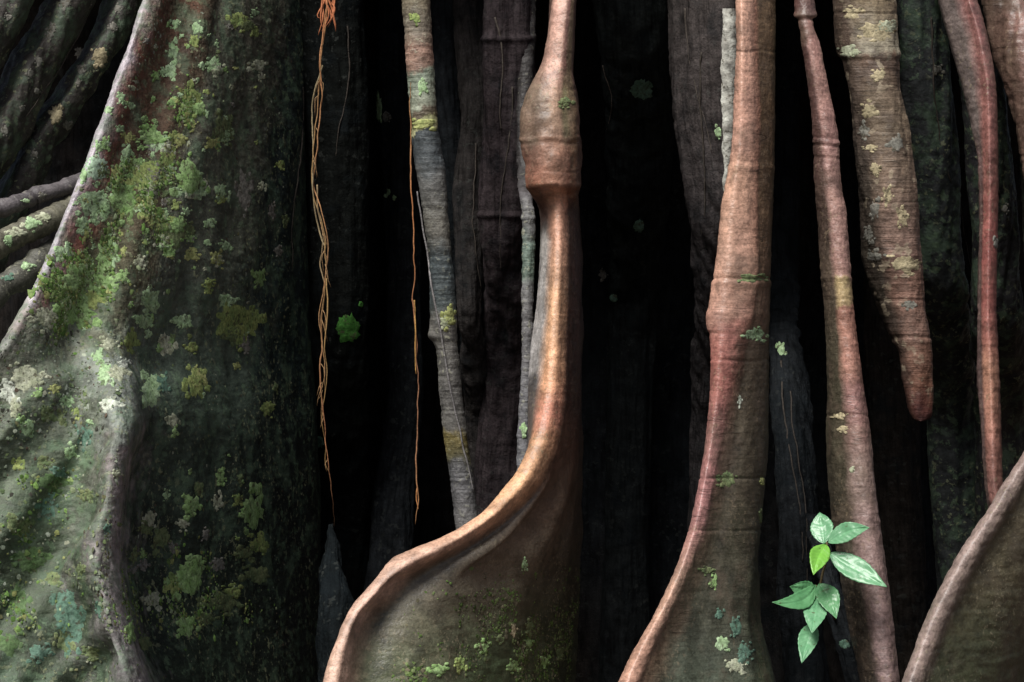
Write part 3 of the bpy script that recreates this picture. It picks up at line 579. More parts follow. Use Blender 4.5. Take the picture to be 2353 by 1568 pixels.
# ------------------------------------------------------------------ thick red column root
def build_column():
    L = [(-420,1735),(0,1690),(100,1690),(200,1688),(300,1685),(400,1672),(450,1662),(500,1655),(600,1645),(650,1637),(700,1630),(738,1624),(752,1625),(770,1631),(800,1633),(900,1632),(1000,1622),(1100,1607),(1200,1587),(1300,1555),(1400,1510),(1500,1455),(1568,1422),(2150,1180)]
    Rr = [(-420,1800),(0,1782),(200,1781),(400,1777),(600,1771),(800,1767),(1000,1766),(1200,1746),(1300,1733),(1400,1733),(1500,1752),(1568,1768),(2150,1850)]
    cb = [(-420,1775),(0,1735),(300,1742),(450,1738),(600,1740),(700,1732),(800,1706),(900,1684),(1000,1668),(1100,1650),(1200,1628),(1300,1596),(1400,1552),(1500,1502),(1568,1478),(2150,1260)]
    cp = [(-420,.42),(-200,.08),(0,-.06),(400,-.11),(740,-.150),(1000,-.185),(1200,-.25),(1400,-.34),(1568,-.42),(2150,-.6)]
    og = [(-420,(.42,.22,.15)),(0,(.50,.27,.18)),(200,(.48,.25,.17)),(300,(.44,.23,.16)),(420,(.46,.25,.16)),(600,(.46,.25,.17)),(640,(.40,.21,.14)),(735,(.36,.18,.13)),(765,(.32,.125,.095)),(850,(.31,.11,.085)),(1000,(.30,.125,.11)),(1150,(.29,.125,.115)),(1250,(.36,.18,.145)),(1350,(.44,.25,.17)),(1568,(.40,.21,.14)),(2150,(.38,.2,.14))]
    og = [(v, tuple(1.14 * (0.84 * x + 0.16 * (sum(c) / 3)) for x in c)) for v, c in og]  # red-brown crest lightened to paint in some of its highlight
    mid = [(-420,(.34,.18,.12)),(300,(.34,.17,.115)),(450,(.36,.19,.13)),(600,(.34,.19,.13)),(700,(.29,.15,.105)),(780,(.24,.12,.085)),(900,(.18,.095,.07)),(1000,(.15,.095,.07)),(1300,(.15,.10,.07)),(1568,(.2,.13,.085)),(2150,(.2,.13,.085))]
    ol = [(-420,(.15,.10,.055)),(300,(.14,.09,.05)),(600,(.16,.10,.062)),(700,(.16,.10,.068)),(820,(.095,.073,.05)),(1200,(.070,.060,.041)),(1400,(.066,.066,.047)),(1568,(.08,.093,.066)),(2150,(.1,.12,.07))]  # olive bark, darkened further to imitate shade on the averted flank
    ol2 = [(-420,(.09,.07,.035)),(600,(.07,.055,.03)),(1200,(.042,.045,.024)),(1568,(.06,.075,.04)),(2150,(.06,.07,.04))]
    lh = [(-420,(.2,.12,.09)),(740,(.22,.10,.07)),(1568,(.2,.1,.075)),(2150,(.2,.1,.075))]
    sp = [(-420,.05),(740,.055),(1000,.07),(1300,.12),(1568,.20),(2150,.3)]
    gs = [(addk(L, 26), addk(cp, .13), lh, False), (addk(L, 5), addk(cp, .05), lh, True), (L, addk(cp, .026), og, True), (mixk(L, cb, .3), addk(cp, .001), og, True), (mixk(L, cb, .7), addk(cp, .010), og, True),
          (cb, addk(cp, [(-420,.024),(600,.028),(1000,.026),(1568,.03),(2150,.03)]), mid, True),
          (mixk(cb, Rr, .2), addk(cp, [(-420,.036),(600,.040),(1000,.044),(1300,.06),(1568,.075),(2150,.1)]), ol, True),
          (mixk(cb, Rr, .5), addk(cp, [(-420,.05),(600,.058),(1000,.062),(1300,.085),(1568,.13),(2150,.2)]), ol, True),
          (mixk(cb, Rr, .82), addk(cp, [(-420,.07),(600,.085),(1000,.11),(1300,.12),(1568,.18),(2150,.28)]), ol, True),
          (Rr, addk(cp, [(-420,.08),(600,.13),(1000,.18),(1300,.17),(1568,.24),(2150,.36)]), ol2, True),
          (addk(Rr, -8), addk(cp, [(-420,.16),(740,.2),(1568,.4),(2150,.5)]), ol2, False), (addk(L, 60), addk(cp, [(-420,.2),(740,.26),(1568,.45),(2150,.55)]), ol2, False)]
    def extra(v, t, x, y, z, G):
        w = perlin(x * 12, y * 12, 3.0) * 6
        r = 0
        for c, a, s in ((118, -.0012, 3), (385, .0010, 8), (640, -.0022, 4), (650, .0014, 9), (722, .0012, 14), (768, -.0012, 6), (828, -.0012, 3), (1098, -.002, 3), (1218, -.0015, 3)):
            r = r + a * np.exp(-((v + w - c) / s) ** 2)
        low = sstep(1250, 1500, v) * sstep(5.5, 7, t) * 0.010 * perlin(t * 1.6, v * 0.003, 2.2)
        return r + low
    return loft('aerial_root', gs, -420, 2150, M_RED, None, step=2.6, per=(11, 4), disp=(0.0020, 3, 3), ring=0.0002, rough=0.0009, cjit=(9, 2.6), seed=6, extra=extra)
colm = build_column()
tag(colm, 'thick red brown column root with ringed bark and flaring olive foot', 'root', 'aerial roots in front of the trunk')

# ------------------------------------------------------------------ slender roots
def add_rings(lst):
    def extra(v, t, x, y, z, G):
        w = perlin(x * 14, y * 14, 1.0) * 5; r = 0
        for c, a, s in lst: r = r + a * np.exp(-((v + w - c) / s) ** 2)
        return r
    return extra
# grey pole
pole_c = [(-420,(.16,.13,.10)),(0,(.17,.145,.10)),(60,(.15,.13,.10)),(95,(.19,.14,.105)),(110,(.27,.17,.13)),(155,(.26,.17,.13)),(168,(.22,.26,.20)),(235,(.24,.26,.20)),(245,(.11,.09,.065)),(262,(.13,.11,.07)),(268,(.38,.38,.20)),(297,(.36,.36,.20)),(301,(.055,.065,.07)),(370,(.075,.085,.09)),(420,(.12,.12,.115)),(520,(.115,.11,.095)),(600,(.065,.08,.085)),(700,(.07,.085,.085)),(740,(.12,.115,.105)),(980,(.13,.125,.115)),(1005,(.16,.13,.05)),(1050,(.13,.12,.07)),(1070,(.105,.105,.105)),(1250,(.13,.125,.12)),(2150,(.1,.1,.1))]
pole = loft('aerial_root', tube_guides([(-420,915),(0,925),(100,932),(200,937),(290,944),(330,947),(400,958),(500,972),(600,984),(700,986),(745,986),(768,983),(790,994),(800,1000),(900,1010),(1000,1021),(1100,1035),(1200,1046),(2150,1150)], [(-420,975),(0,988),(100,993),(200,1000),(290,1006),(350,1016),(400,1025),(500,1031),(600,1040),(700,1048),(800,1054),(900,1061),(1000,1072),(1100,1086),(1200,1100),(2150,1215)],
    [(-420,.55),(-200,.25),(0,.06),(500,.05),(1200,.10),(2150,.1)], pole_c, pole_c, pole_c, nose=0.52, nfront=4), -420, 2150, M_POLE, None, step=3.0, per=(7, 3), disp=(0.0022, 4, 5), ring=0.0006, rough=0.0010, cjit=(7, 2), seed=8, extra=add_rings([(262, .001, 3), (300, -.001, 3), (850, -.001, 2)]))
tag(pole, 'straight grey pole root banded with pale and yellow lichen', 'root', 'aerial roots in front of the trunk')
# pink root, thin above and keeled below
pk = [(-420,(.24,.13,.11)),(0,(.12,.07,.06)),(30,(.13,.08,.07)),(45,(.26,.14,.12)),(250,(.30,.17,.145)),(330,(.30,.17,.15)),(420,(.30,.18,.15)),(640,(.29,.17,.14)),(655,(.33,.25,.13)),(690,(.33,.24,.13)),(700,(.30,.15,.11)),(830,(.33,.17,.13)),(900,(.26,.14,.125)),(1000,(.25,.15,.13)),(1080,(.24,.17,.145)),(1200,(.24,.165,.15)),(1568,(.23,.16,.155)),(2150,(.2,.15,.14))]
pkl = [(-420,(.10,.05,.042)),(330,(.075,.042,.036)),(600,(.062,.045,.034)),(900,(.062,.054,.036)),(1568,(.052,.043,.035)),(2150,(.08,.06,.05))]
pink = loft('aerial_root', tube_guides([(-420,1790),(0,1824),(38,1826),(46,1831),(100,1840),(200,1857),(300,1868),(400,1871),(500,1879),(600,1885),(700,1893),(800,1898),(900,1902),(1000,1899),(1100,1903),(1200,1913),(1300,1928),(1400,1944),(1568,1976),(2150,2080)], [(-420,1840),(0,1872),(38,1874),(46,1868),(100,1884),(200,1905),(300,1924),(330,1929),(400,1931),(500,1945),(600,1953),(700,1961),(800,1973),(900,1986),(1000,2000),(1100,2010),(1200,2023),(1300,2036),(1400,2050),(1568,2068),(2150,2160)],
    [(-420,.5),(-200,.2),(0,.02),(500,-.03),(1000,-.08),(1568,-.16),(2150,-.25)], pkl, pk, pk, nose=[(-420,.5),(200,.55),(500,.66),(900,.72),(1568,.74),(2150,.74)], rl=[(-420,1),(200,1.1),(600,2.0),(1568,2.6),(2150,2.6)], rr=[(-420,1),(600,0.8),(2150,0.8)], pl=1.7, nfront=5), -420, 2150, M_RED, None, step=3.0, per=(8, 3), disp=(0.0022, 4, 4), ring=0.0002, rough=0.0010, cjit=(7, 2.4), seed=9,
    extra=add_rings([(36, .003, 6), (46, -.002, 4), (318, -.0012, 3), (335, -.0015, 3), (327, .0012, 4), (362, -.0013, 3), (640, .0015, 6), (690, -.001, 3), (955, -.0012, 3), (1195, .001, 6)]))
tag(pink, 'slender pink brown root with dark flank, rising behind the seedling', 'root', 'aerial roots in front of the trunk')
# blunt hanging root: a wide body that narrows to a dangling tip
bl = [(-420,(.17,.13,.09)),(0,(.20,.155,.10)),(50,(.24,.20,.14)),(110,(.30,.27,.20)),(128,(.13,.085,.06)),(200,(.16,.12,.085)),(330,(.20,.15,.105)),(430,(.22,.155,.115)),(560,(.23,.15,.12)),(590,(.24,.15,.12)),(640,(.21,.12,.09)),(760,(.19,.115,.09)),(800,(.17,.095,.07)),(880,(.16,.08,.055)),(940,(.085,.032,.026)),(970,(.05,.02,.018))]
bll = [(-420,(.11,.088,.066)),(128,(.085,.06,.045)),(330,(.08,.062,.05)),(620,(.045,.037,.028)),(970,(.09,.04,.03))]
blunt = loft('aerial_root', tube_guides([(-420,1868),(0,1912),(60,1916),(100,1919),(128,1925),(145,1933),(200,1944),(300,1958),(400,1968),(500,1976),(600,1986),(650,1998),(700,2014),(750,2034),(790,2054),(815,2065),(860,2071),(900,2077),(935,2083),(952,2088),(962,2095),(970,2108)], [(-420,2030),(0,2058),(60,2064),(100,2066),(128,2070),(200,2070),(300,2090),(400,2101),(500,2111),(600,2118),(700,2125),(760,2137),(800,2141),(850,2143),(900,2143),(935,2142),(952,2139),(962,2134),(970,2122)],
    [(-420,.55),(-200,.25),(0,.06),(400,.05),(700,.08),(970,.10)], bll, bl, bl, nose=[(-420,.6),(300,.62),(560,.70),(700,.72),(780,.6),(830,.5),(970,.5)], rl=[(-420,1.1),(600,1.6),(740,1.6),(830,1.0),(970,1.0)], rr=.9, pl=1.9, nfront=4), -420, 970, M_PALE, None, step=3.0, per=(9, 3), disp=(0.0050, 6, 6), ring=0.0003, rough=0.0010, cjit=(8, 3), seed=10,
    extra=add_rings([(126, .0014, 9), (138, -.0012, 5), (30, -.0015, 3), (300, -.001, 3), (465, -.001, 3), (590, .001, 6), (645, -.001, 3), (775, -.0018, 4), (785, .001, 5), (690, -.001, 3)]))
tag(blunt, 'wide ringed pale brown root hanging free with a blunt red tip', 'root', 'aerial roots in front of the trunk')
# thin red root with a grey flank
def build_thin_red():
    cl = [(-420,2110),(0,2213),(50,2228),(100,2240),(200,2256),(300,2260),(400,2261),(600,2257),(700,2256),(800,2259),(900,2263),(1000,2266),(1100,2270),(1250,2290),(2150,2400)]
    w = [(-420,30),(0,28),(300,27),(600,30),(900,30),(1250,28),(2150,40)]
    cr = addk(cl, w)
    L = [(-420,2040),(0,2158),(100,2186),(200,2212),(300,2234),(380,2248),(500,2250),(700,2246),(850,2246),(1000,2256),(1100,2262),(1250,2280),(2150,2380)]
    cp = [(-420,.5),(-200,.2),(0,.06),(500,0),(1100,-.08),(2150,-.2)]
    rd = [(-420,(.22,.09,.08)),(0,(.23,.105,.095)),(300,(.23,.10,.085)),(600,(.22,.075,.065)),(750,(.26,.105,.085)),(850,(.34,.175,.12)),(1000,(.27,.13,.10)),(1250,(.2,.1,.09)),(2150,(.2,.1,.1))]  # paler stretch low on the crest is a painted highlight
    gf = [(-420,(.14,.11,.10)),(250,(.15,.12,.11)),(400,(.10,.06,.055)),(2150,(.08,.055,.05))]
    dr = (.12, .05, .04)
    gs = [(addk(L, 14), addk(cp, .16), gf, False), (L, addk(cp, [(-420,.08),(300,.06),(400,.03),(2150,.06)]), gf, True), (mixk(L, cl, .55), addk(cp, [(-420,.035),(300,.03),(400,.022),(2150,.03)]), gf, True), (cl, addk(cp, .014), rd, True),
          (mixk(cl, cr, .5), cp, rd, True), (cr, addk(cp, .016), rd, True), (addk(cr, [(-420,6),(2150,4)]), addk(cp, .05), dr, True), (addk(cr, -6), addk(cp, .14), dr, False)]
    return loft('aerial_root', gs, -420, 2150, M_FIN, None, step=3.2, per=(9, 3), disp=(0.0016, 4, 4), ring=0.0004, rough=0.0008, cjit=(7, 1.5), seed=11)
thin = build_thin_red()
tag(thin, 'thin smooth red root ending behind the sloping brown buttress', 'root', 'aerial roots in front of the trunk')

# grey cord root clinging beside the sinuous root
cc = [(-420,(.03,.027,.026)),(400,(.035,.032,.032)),(450,(.085,.08,.085)),(495,(.15,.15,.15)),(520,(.10,.10,.10)),(560,(.12,.16,.135)),(620,(.12,.16,.13)),(660,(.13,.13,.13)),(1000,(.14,.14,.15)),(2150,(.1,.1,.1))]  # upper stretch coloured dark so it seems lost in shade
cordr = loft('climbing_root', tube_guides([(-420,1190),(0,1196),(300,1188),(420,1190),(500,1198),(700,1200),(850,1198),(1000,1190),(2150,1160)], [(-420,1228),(0,1232),(300,1222),(420,1222),(500,1230),(700,1226),(850,1224),(1000,1216),(2150,1190)],
    [(-420,.6),(0,.40),(380,.30),(460,.16),(1000,.12),(2150,.05)], cc, cc, cc, nfront=3), -420, 2150, M_POLE, None, step=3.0, per=(5, 3), disp=(0.0026, 8, 7), ring=0.0005, rough=0.0014, cjit=(5, 2), seed=12, extra=add_rings([(85, .002, 4), (500, .002, 4), (480, .001, 3)]))
tag(cordr, 'thin rough grey cord root clinging beside the sinuous root', 'root')

# slanting thin roots left of the buttress rim
def slant(pts, r, c, lab, seed):
    P = [W(np.float64(u), np.float64(v), np.float64(d)) for u, v, d in pts]
    o = cord('side_root', P, r, M_POLE, tree, c, 0.006, seed, 20, step=0.006)
    o['label'] = lab
    V = np.array([x.co[:] for x in o.data.vertices]) + WLOC[tree.name]
    SURF[o.name] = (BVHTree.FromPolygons([tuple(p) for p in V], [tuple(p.vertices) for p in o.data.polygons]), None, None, None, None)
    return o
sl1 = slant([(420,330,.62),(300,380,.4),(160,428,.25),(80,452,.2),(0,480,.15),(-150,520,.05),(-420,640,-.1),(-700,1500,-.1)], [(0,.022),(.4,.018),(1,.022)], (.10,.09,.095), 'upper slim grey root slanting out from under the buttress rim', 1)
sl2 = slant([(420,400,.62),(250,450,.35),(140,492,.22),(70,528,.17),(0,562,.12),(-160,620,.0),(-420,800,-.15),(-700,1700,-.15)], [(0,.028),(.4,.026),(1,.03)], (.12,.115,.085), 'lichen crusted root slanting out from under the buttress rim', 2)
sl3 = slant([(420,460,.62),(230,520,.34),(100,596,.18),(50,632,.13),(0,668,.08),(-160,790,-.05),(-420,1050,-.2),(-700,1800,-.2)], [(0,.028),(.4,.027),(1,.034)], (.085,.085,.07), 'lowest dark slim root slanting out from under the buttress rim', 3)

# ------------------------------------------------------------------ lichens, moss and flecks on the bark
def cam_ray(u, v):
    p = W(np.float64(u), np.float64(v), np.float64(0.0)); d = Vector(p - CAM); d.normalize(); return d
def hit(objs, u, v):
    best = None; dr = cam_ray(u, v)
    for k in objs:
        loc, nr, idx, dist = SURF[k][0].ray_cast(Vector(CAM), dr)
        if loc is not None and (best is None or dist < best[3]):
            if nr.dot(dr) > 0: nr = -nr
            best = (loc, nr, k, dist)
    return best
def patch(parent, surf, u, v, ru, rv, kind, seed, thick=0.0022, rag=0.34, sat=True):
    """a crust with a ragged, lobed rim and loose scraps beside it, following the bark below and standing a little proud of it"""
    h0 = hit([surf], u, v)
    if h0 is None: return None
    rr = np.random.default_rng(int(abs(seed) * 100) % 100003)
    big = max(ru, rv)
    blobs = [(u, v, ru, rv, 5, 34 if big > 12 else 20)]
    for _ in range(0 if not sat else int(rr.integers(3, 8)) if big > 9 else int(rr.integers(1, 4))):
        q = rr.uniform(0, 2 * math.pi); e = rr.uniform(0.85, 1.35); k = rr.uniform(0.14, 0.42)
        blobs.append((u + math.cos(q) * ru * e, v + math.sin(q) * rv * e, ru * k + 0.8, rv * k * rr.uniform(0.6, 1.2) + 0.8, 3, 12))
    V, F3, F4 = [], [], []; miss = tot = 0
    for (bu, bv, a_, b_, nr_, ns) in blobs:
        hb_ = hit([surf], bu, bv)
        if hb_ is None or abs(hb_[3] - h0[3]) > 0.10: continue
        q = np.linspace(0, 2 * math.pi, ns, endpoint=False); sd_ = rr.uniform(0, 90)
        rad = 0.95 + rag * fbm(np.cos(q) * 1.5 + sd_, np.sin(q) * 1.5, sd_ * 0.7, 3, 0.7) + 0.16 * perlin(np.cos(q) * 5.5 + sd_, np.sin(q) * 5.5, sd_) + rr.normal(0, 0.05, ns)
        rad = np.clip(rad, 0.35, 1.6); o = len(V)
        V.append(np.array(hb_[0]) + np.array(hb_[1]) * thick); last = {}
        jit = rr.normal(0, 0.4, (nr_ + 1, ns))
        for ri in range(1, nr_ + 1):
            f = ri / nr_
            for k in range(ns):
                hh = hit([surf], bu + a_ * f * rad[k] * math.cos(q[k]), bv + b_ * f * rad[k] * math.sin(q[k]))
                tot += 1
                if hh is None or abs(hh[3] - h0[3]) > 0.12: miss += 1; V.append(last.get(k, V[o]).copy()); continue
                hgt = thick * ((0.9 if f < 0.7 else 0.75) + 0.3 * jit[ri, k]) if f < 0.99 else -0.4 * thick
                p = np.array(hh[0]) + np.array(hh[1]) * hgt; V.append(p); last[k] = p
        F3 += [(o, o + 1 + k, o + 1 + (k + 1) % ns) for k in range(ns)]
        F4 += [(o + 1 + r*ns + k, o + 1 + (r+1)*ns + k, o + 1 + (r+1)*ns + (k+1) % ns, o + 1 + r*ns + (k+1) % ns) for r in range(nr_ - 1) for k in range(ns)]
    if miss > 0.18 * tot and kind != 'disc': return None
    me = mesh_from('lichen_patch', np.array(V) - WLOC[parent.name], [np.array(F3), np.array(F4)])
    return link('lichen_patch', me, parent, mat=LICH[kind])

BL = [(219,384,31,35,'disc'),(213,465,30,28,'mint'),(230,485,22,20,'mint'),(288,360,11,16,'mint'),(247,252,9,9,'mint'),(300,244,8,8,'mint'),(227,340,8,10,'mint'),(245,330,7,6,'mint'),(340,403,38,32,'yg'),(365,420,20,22,'olive'),
 (433,412,30,36,'green'),(445,430,26,22,'mint'),(411,322,13,15,'yellow'),(443,232,24,25,'yg'),(455,250,14,16,'green'),(403,55,8,9,'mint'),(451,65,9,12,'mint'),(549,48,20,17,'yg'),(565,60,14,12,'olive'),(585,30,9,7,'mint'),(446,95,12,12,'yg'),(398,118,11,17,'mint'),(587,76,9,9,'yg'),
 (393,164,13,15,'mint'),(494,149,13,20,'mint'),(500,160,12,10,'pale'),(595,151,16,12,'pale'),(600,176,6,8,'pale'),(441,287,10,9,'yellow'),(512,300,22,27,'olive'),(525,312,12,14,'mint'),(489,330,12,10,'yellow'),(343,297,20,14,'green'),(350,318,26,14,'green'),(383,358,15,28,'yg'),(189,512,13,16,'mint'),(138,585,13,17,'mint'),(155,570,8,12,'mint'),
 (282,454,30,36,'green'),(296,470,22,26,'olive'),(358,499,26,26,'yg'),(398,534,32,32,'olive'),(410,520,18,18,'green'),(481,514,10,9,'mint'),(476,557,7,7,'mint'),(323,605,10,11,'pale'),(549,746,40,44,'yg'),(535,770,24,18,'olive'),(345,685,20,22,'mint'),(111,731,28,20,'pale'),(242,595,20,36,'green'),(180,640,44,28,'green'),(227,650,30,24,'green'),(171,711,36,42,'green'),(205,690,22,24,'yg'),
 (509,459,8,9,'yg'),(602,428,6,10,'pale'),(625,484,6,14,'grey'),(640,577,8,8,'grey'),(645,380,8,10,'yg'),(655,514,6,11,'olive'),(560,443,14,36,'grey'),(452,879,24,38,'yg'),(462,865,16,22,'yellow'),(351,897,26,36,'mint'),(372,880,16,22,'teal'),(284,836,15,13,'white'),(251,929,24,15,'white'),(270,860,24,20,'pale'),(240,860,16,26,'mint'),(545,841,10,8,'yellow'),(176,949,8,12,'yg'),(45,1067,13,17,'yellow'),
 (118,1107,36,24,'green'),(135,1085,20,14,'mint'),(615,939,16,18,'yg'),(635,891,6,12,'olive'),(397,967,12,20,'pale'),(582,1172,28,42,'green'),(507,1095,13,19,'green'),(552,1102,6,12,'olive'),(437,1163,22,24,'green'),(457,1127,11,20,'olive'),(499,1155,11,19,'pale'),(344,1193,15,16,'pale'),(371,1238,20,24,'olive'),(335,1215,20,14,'olive'),(597,1253,26,22,'yg'),(560,1273,26,15,'olive'),
 (430,1330,36,40,'green'),(450,1302,24,24,'green'),(400,1345,18,26,'yg'),(502,1298,18,17,'grey'),(351,1378,22,22,'pale'),(291,1373,16,38,'green'),(592,1323,32,22,'olive'),(512,1383,40,24,'olive'),(535,1362,24,16,'yg'),(427,1439,26,28,'green'),(470,1420,24,18,'olive'),(156,1428,34,64,'mint'),(150,1470,20,30,'yg'),(420,1205,12,14,'pale'),(160,1040,16,16,'mint'),(100,1060,18,14,'pale'),(60,985,20,20,'mint'),(60,870,40,30,'pale'),(20,900,20,26,'white'),(35,930,16,24,'pale'),
 (200,1140,18,12,'yg'),(270,1090,10,8,'pale'),(245,1215,8,10,'mint'),(110,1170,20,26,'mint'),(40,1210,30,24,'olive'),(70,1290,34,30,'green'),(40,1380,26,34,'green'),(120,1330,20,16,'olive'),(185,1310,10,16,'yg'),(20,1480,26,30,'green'),(90,1500,26,20,'mint'),(210,1500,18,14,'pale'),(230,1400,10,18,'mint'),(300,1450,12,26,'green'),(330,1480,18,16,'olive'),(310,1280,8,16,'olive'),(330,1300,10,12,'grey'),(520,690,16,12,'mint'),(480,650,10,8,'yg'),(420,740,20,14,'mint'),(380,790,16,18,'pale'),(440,800,14,12,'yg'),(500,600,10,8,'pale'),(300,780,14,20,'yg'),(330,740,18,14,'mint'),(250,790,16,12,'pale')]
for k, (u, v, ru, rv, kd) in enumerate(BL):
    if v > 1040 and u < 262: kd = {'mint': 'teal', 'pale': 'olive', 'green': 'deep', 'yg': 'olive', 'yellow': 'yg'}.get(kd, kd)  # darker kinds at the lower left imitate the dim light there
    gk = 1.22 if v < 800 and k else 1.0
    patch(butt, butt.name, u, v, ru * gk, rv * gk, kd, k + 1.3, thick=0.0009 if kd != 'green' else 0.0016, rag=0.12 if k == 0 else 0.34, sat=k != 0)
# smaller ones, thickly in the crusted middle of the flank
zones = [(320,430,110,170,30,13),(430,560,110,170,16,12),(120,960,110,110,10,13),(340,300,120,230,40,7),(330,620,150,150,40,6),(480,200,90,180,26,5.5),(200,480,70,140,20,6),(460,1220,140,220,36,7),(150,1100,140,170,18,7),(120,1400,110,130,10,7),(600,700,70,400,22,4.5),(300,900,160,90,24,7)]
kinds = ['mint', 'mint', 'mint', 'green', 'olive', 'yg', 'pale', 'green', 'grey', 'yellow']
q = 0; nsm = 0
for (cu_, cv_, su, sv, n_, r_) in zones:
    for _ in range(n_):
        if nsm >= 185: break
        u, v = rng.normal(cu_, su * 0.6), rng.normal(cv_, sv * 0.6); q += 1
        if not (0 < u < 690 and 0 < v < 1568): continue
        h = hit([butt.name], u, v)
        if h is None: continue
        r = r_ * rng.uniform(0.6, 1.5)
        kd = kinds[rng.integers(len(kinds))]
        if v > 1000 and u < 280: kd = {'mint': 'teal', 'pale': 'olive', 'green': 'deep', 'yellow': 'olive'}.get(kd, kd)  # scattered crusts on the foot dimmed by colour as well
        patch(butt, butt.name, u, v, r, r * rng.uniform(0.7, 1.5), kd, 300 + q * 1.7, thick=0.0009, rag=0.45); nsm += 1

def on(parent, lst, thick=0.0018, s0=900):
    for k, (u, v, ru, rv, kd) in enumerate(lst): patch(parent, parent.name if parent.name in SURF else 'trunk', u, v, ru, rv, kd, s0 + k * 2.3, thick=thick)
on(pole, [(1032,730,16,24,'yellow'),(1041,602,6,20,'yg'),(1022,742,10,12,'pale'),(975,285,26,12,'yellow'),(955,40,10,14,'yg'),(970,200,12,16,'mint')], 0.0014)
on(colm, [(1735,768,24,15,'mint'),(1672,1102,20,18,'olive'),(1700,920,4,14,'white'),(1752,1105,5,10,'yellow'),(1725,640,28,10,'olive'),(1640,1340,9,14,'green'),(1625,1310,14,10,'olive'),(1690,1440,14,20,'teal'),(1660,1480,16,18,'mint'),(1710,1500,20,22,'teal'),(1655,1410,8,12,'teal'),(1690,1530,22,16,'pale'),(1748,1190,4,14,'olive')], 0.0012, 950)
on(pink, [(1930,957,14,9,'cream'),(1938,986,11,9,'cream'),(1958,1080,7,8,'pale'),(1930,1230,6,10,'olive')], 0.0012, 1000)
on(blunt, [(u_, v_, a_ * 1.3, b_ * 1.35, k_) for u_, v_, a_, b_, k_ in [(2082,607,34,15,'cream'),(2020,72,38,18,'cream'),(2040,62,26,12,'pale'),(1998,256,14,14,'cream'),(2020,172,12,9,'cream'),(2010,390,9,12,'cream'),(2010,480,10,16,'grey'),(1985,300,9,12,'grey'),(2000,340,10,6,'cream'),(2040,450,8,14,'cream'),(1995,540,10,12,'grey'),(2010,590,14,10,'grey'),(1950,120,18,10,'pale'),(2060,330,14,12,'grey'),(2075,500,10,16,'cream'),(2090,700,12,8,'grey'),(1960,30,16,10,'cream')]], 0.0008, 1050)
on(sinu, [(1205,1300,6,13,'mint'),(1058,1525,11,20,'yg'),(1218,1440,9,16,'olive'),(1215,1480,9,14,'green'),(1110,1490,16,14,'green'),(1150,1470,12,10,'olive'),(1180,1530,14,16,'green'),(1250,1520,12,12,'green'),(1010,1540,20,14,'green'),(1285,1500,8,14,'olive'),(1180,1450,6,16,'cream'),(1300,235,14,12,'olive')], 0.0016, 1100)
for u, v, ru, rv, kd in [(870,252,9,33,'mint'),(886,268,8,14,'grey'),(800,755,29,40,'bright'),(829,700,6,8,'bright'),(893,442,5,8,'mint'),(905,455,4,8,'mint'),(885,450,4,5,'mint'),(1475,205,27,27,'teal'),(1469,520,14,17,'teal'),(1410,686,10,11,'teal'),(1386,632,9,11,'grey'),(1204,985,7,18,'mint'),(735,1015,10,16,'teal'),(1650,305,9,14,'mint'),(1795,803,9,15,'mint'),(2155,160,12,10,'grey'),(2290,560,8,14,'grey'),(2310,480,7,10,'grey'),(1790,1268,9,14,'teal'),(1940,1480,14,12,'teal')]:
    h = hit(list(SURF.keys()), u, v)
    if h is None: continue
    ob = bpy.data.objects[h[2]]
    patch(ob, h[2], u, v, ru, rv, kd, 1300 + u * 0.37, thick=0.0016, rag=0.16, sat=kd not in ('bright', 'teal'))
for ob, lst in ((sl2, [(70,515,18,14,'mint'),(40,535,22,14,'pale'),(20,550,12,12,'mint'),(100,498,16,10,'pale')]), (sl3, [(60,612,16,8,'mint'),(20,640,12,8,'teal')]), (sl1, [(95,450,9,7,'grey'),(60,462,9,6,'mint')])):
    on(ob, lst, 0.0015, 1500 + ob.data.vertices[0].co.x)
for u, v, r in [(115,80,10),(90,140,9),(70,170,8),(120,64,8),(185,125,12),(185,160,9),(180,190,7),(230,130,18),(130,262,16),(155,290,9),(80,355,8),(50,250,7),(150,5,12),(270,20,8),(10,300,9),(85,210,7),(20,40,8),(260,60,9)]:
    h = hit(list(SURF.keys()), u, v)
    if h and h[2] != butt.name: patch(bpy.data.objects[h[2]], h[2], u, v, r, r * 1.2, 'grey' if r < 14 else 'cream', 1700 + u, thick=0.0014)

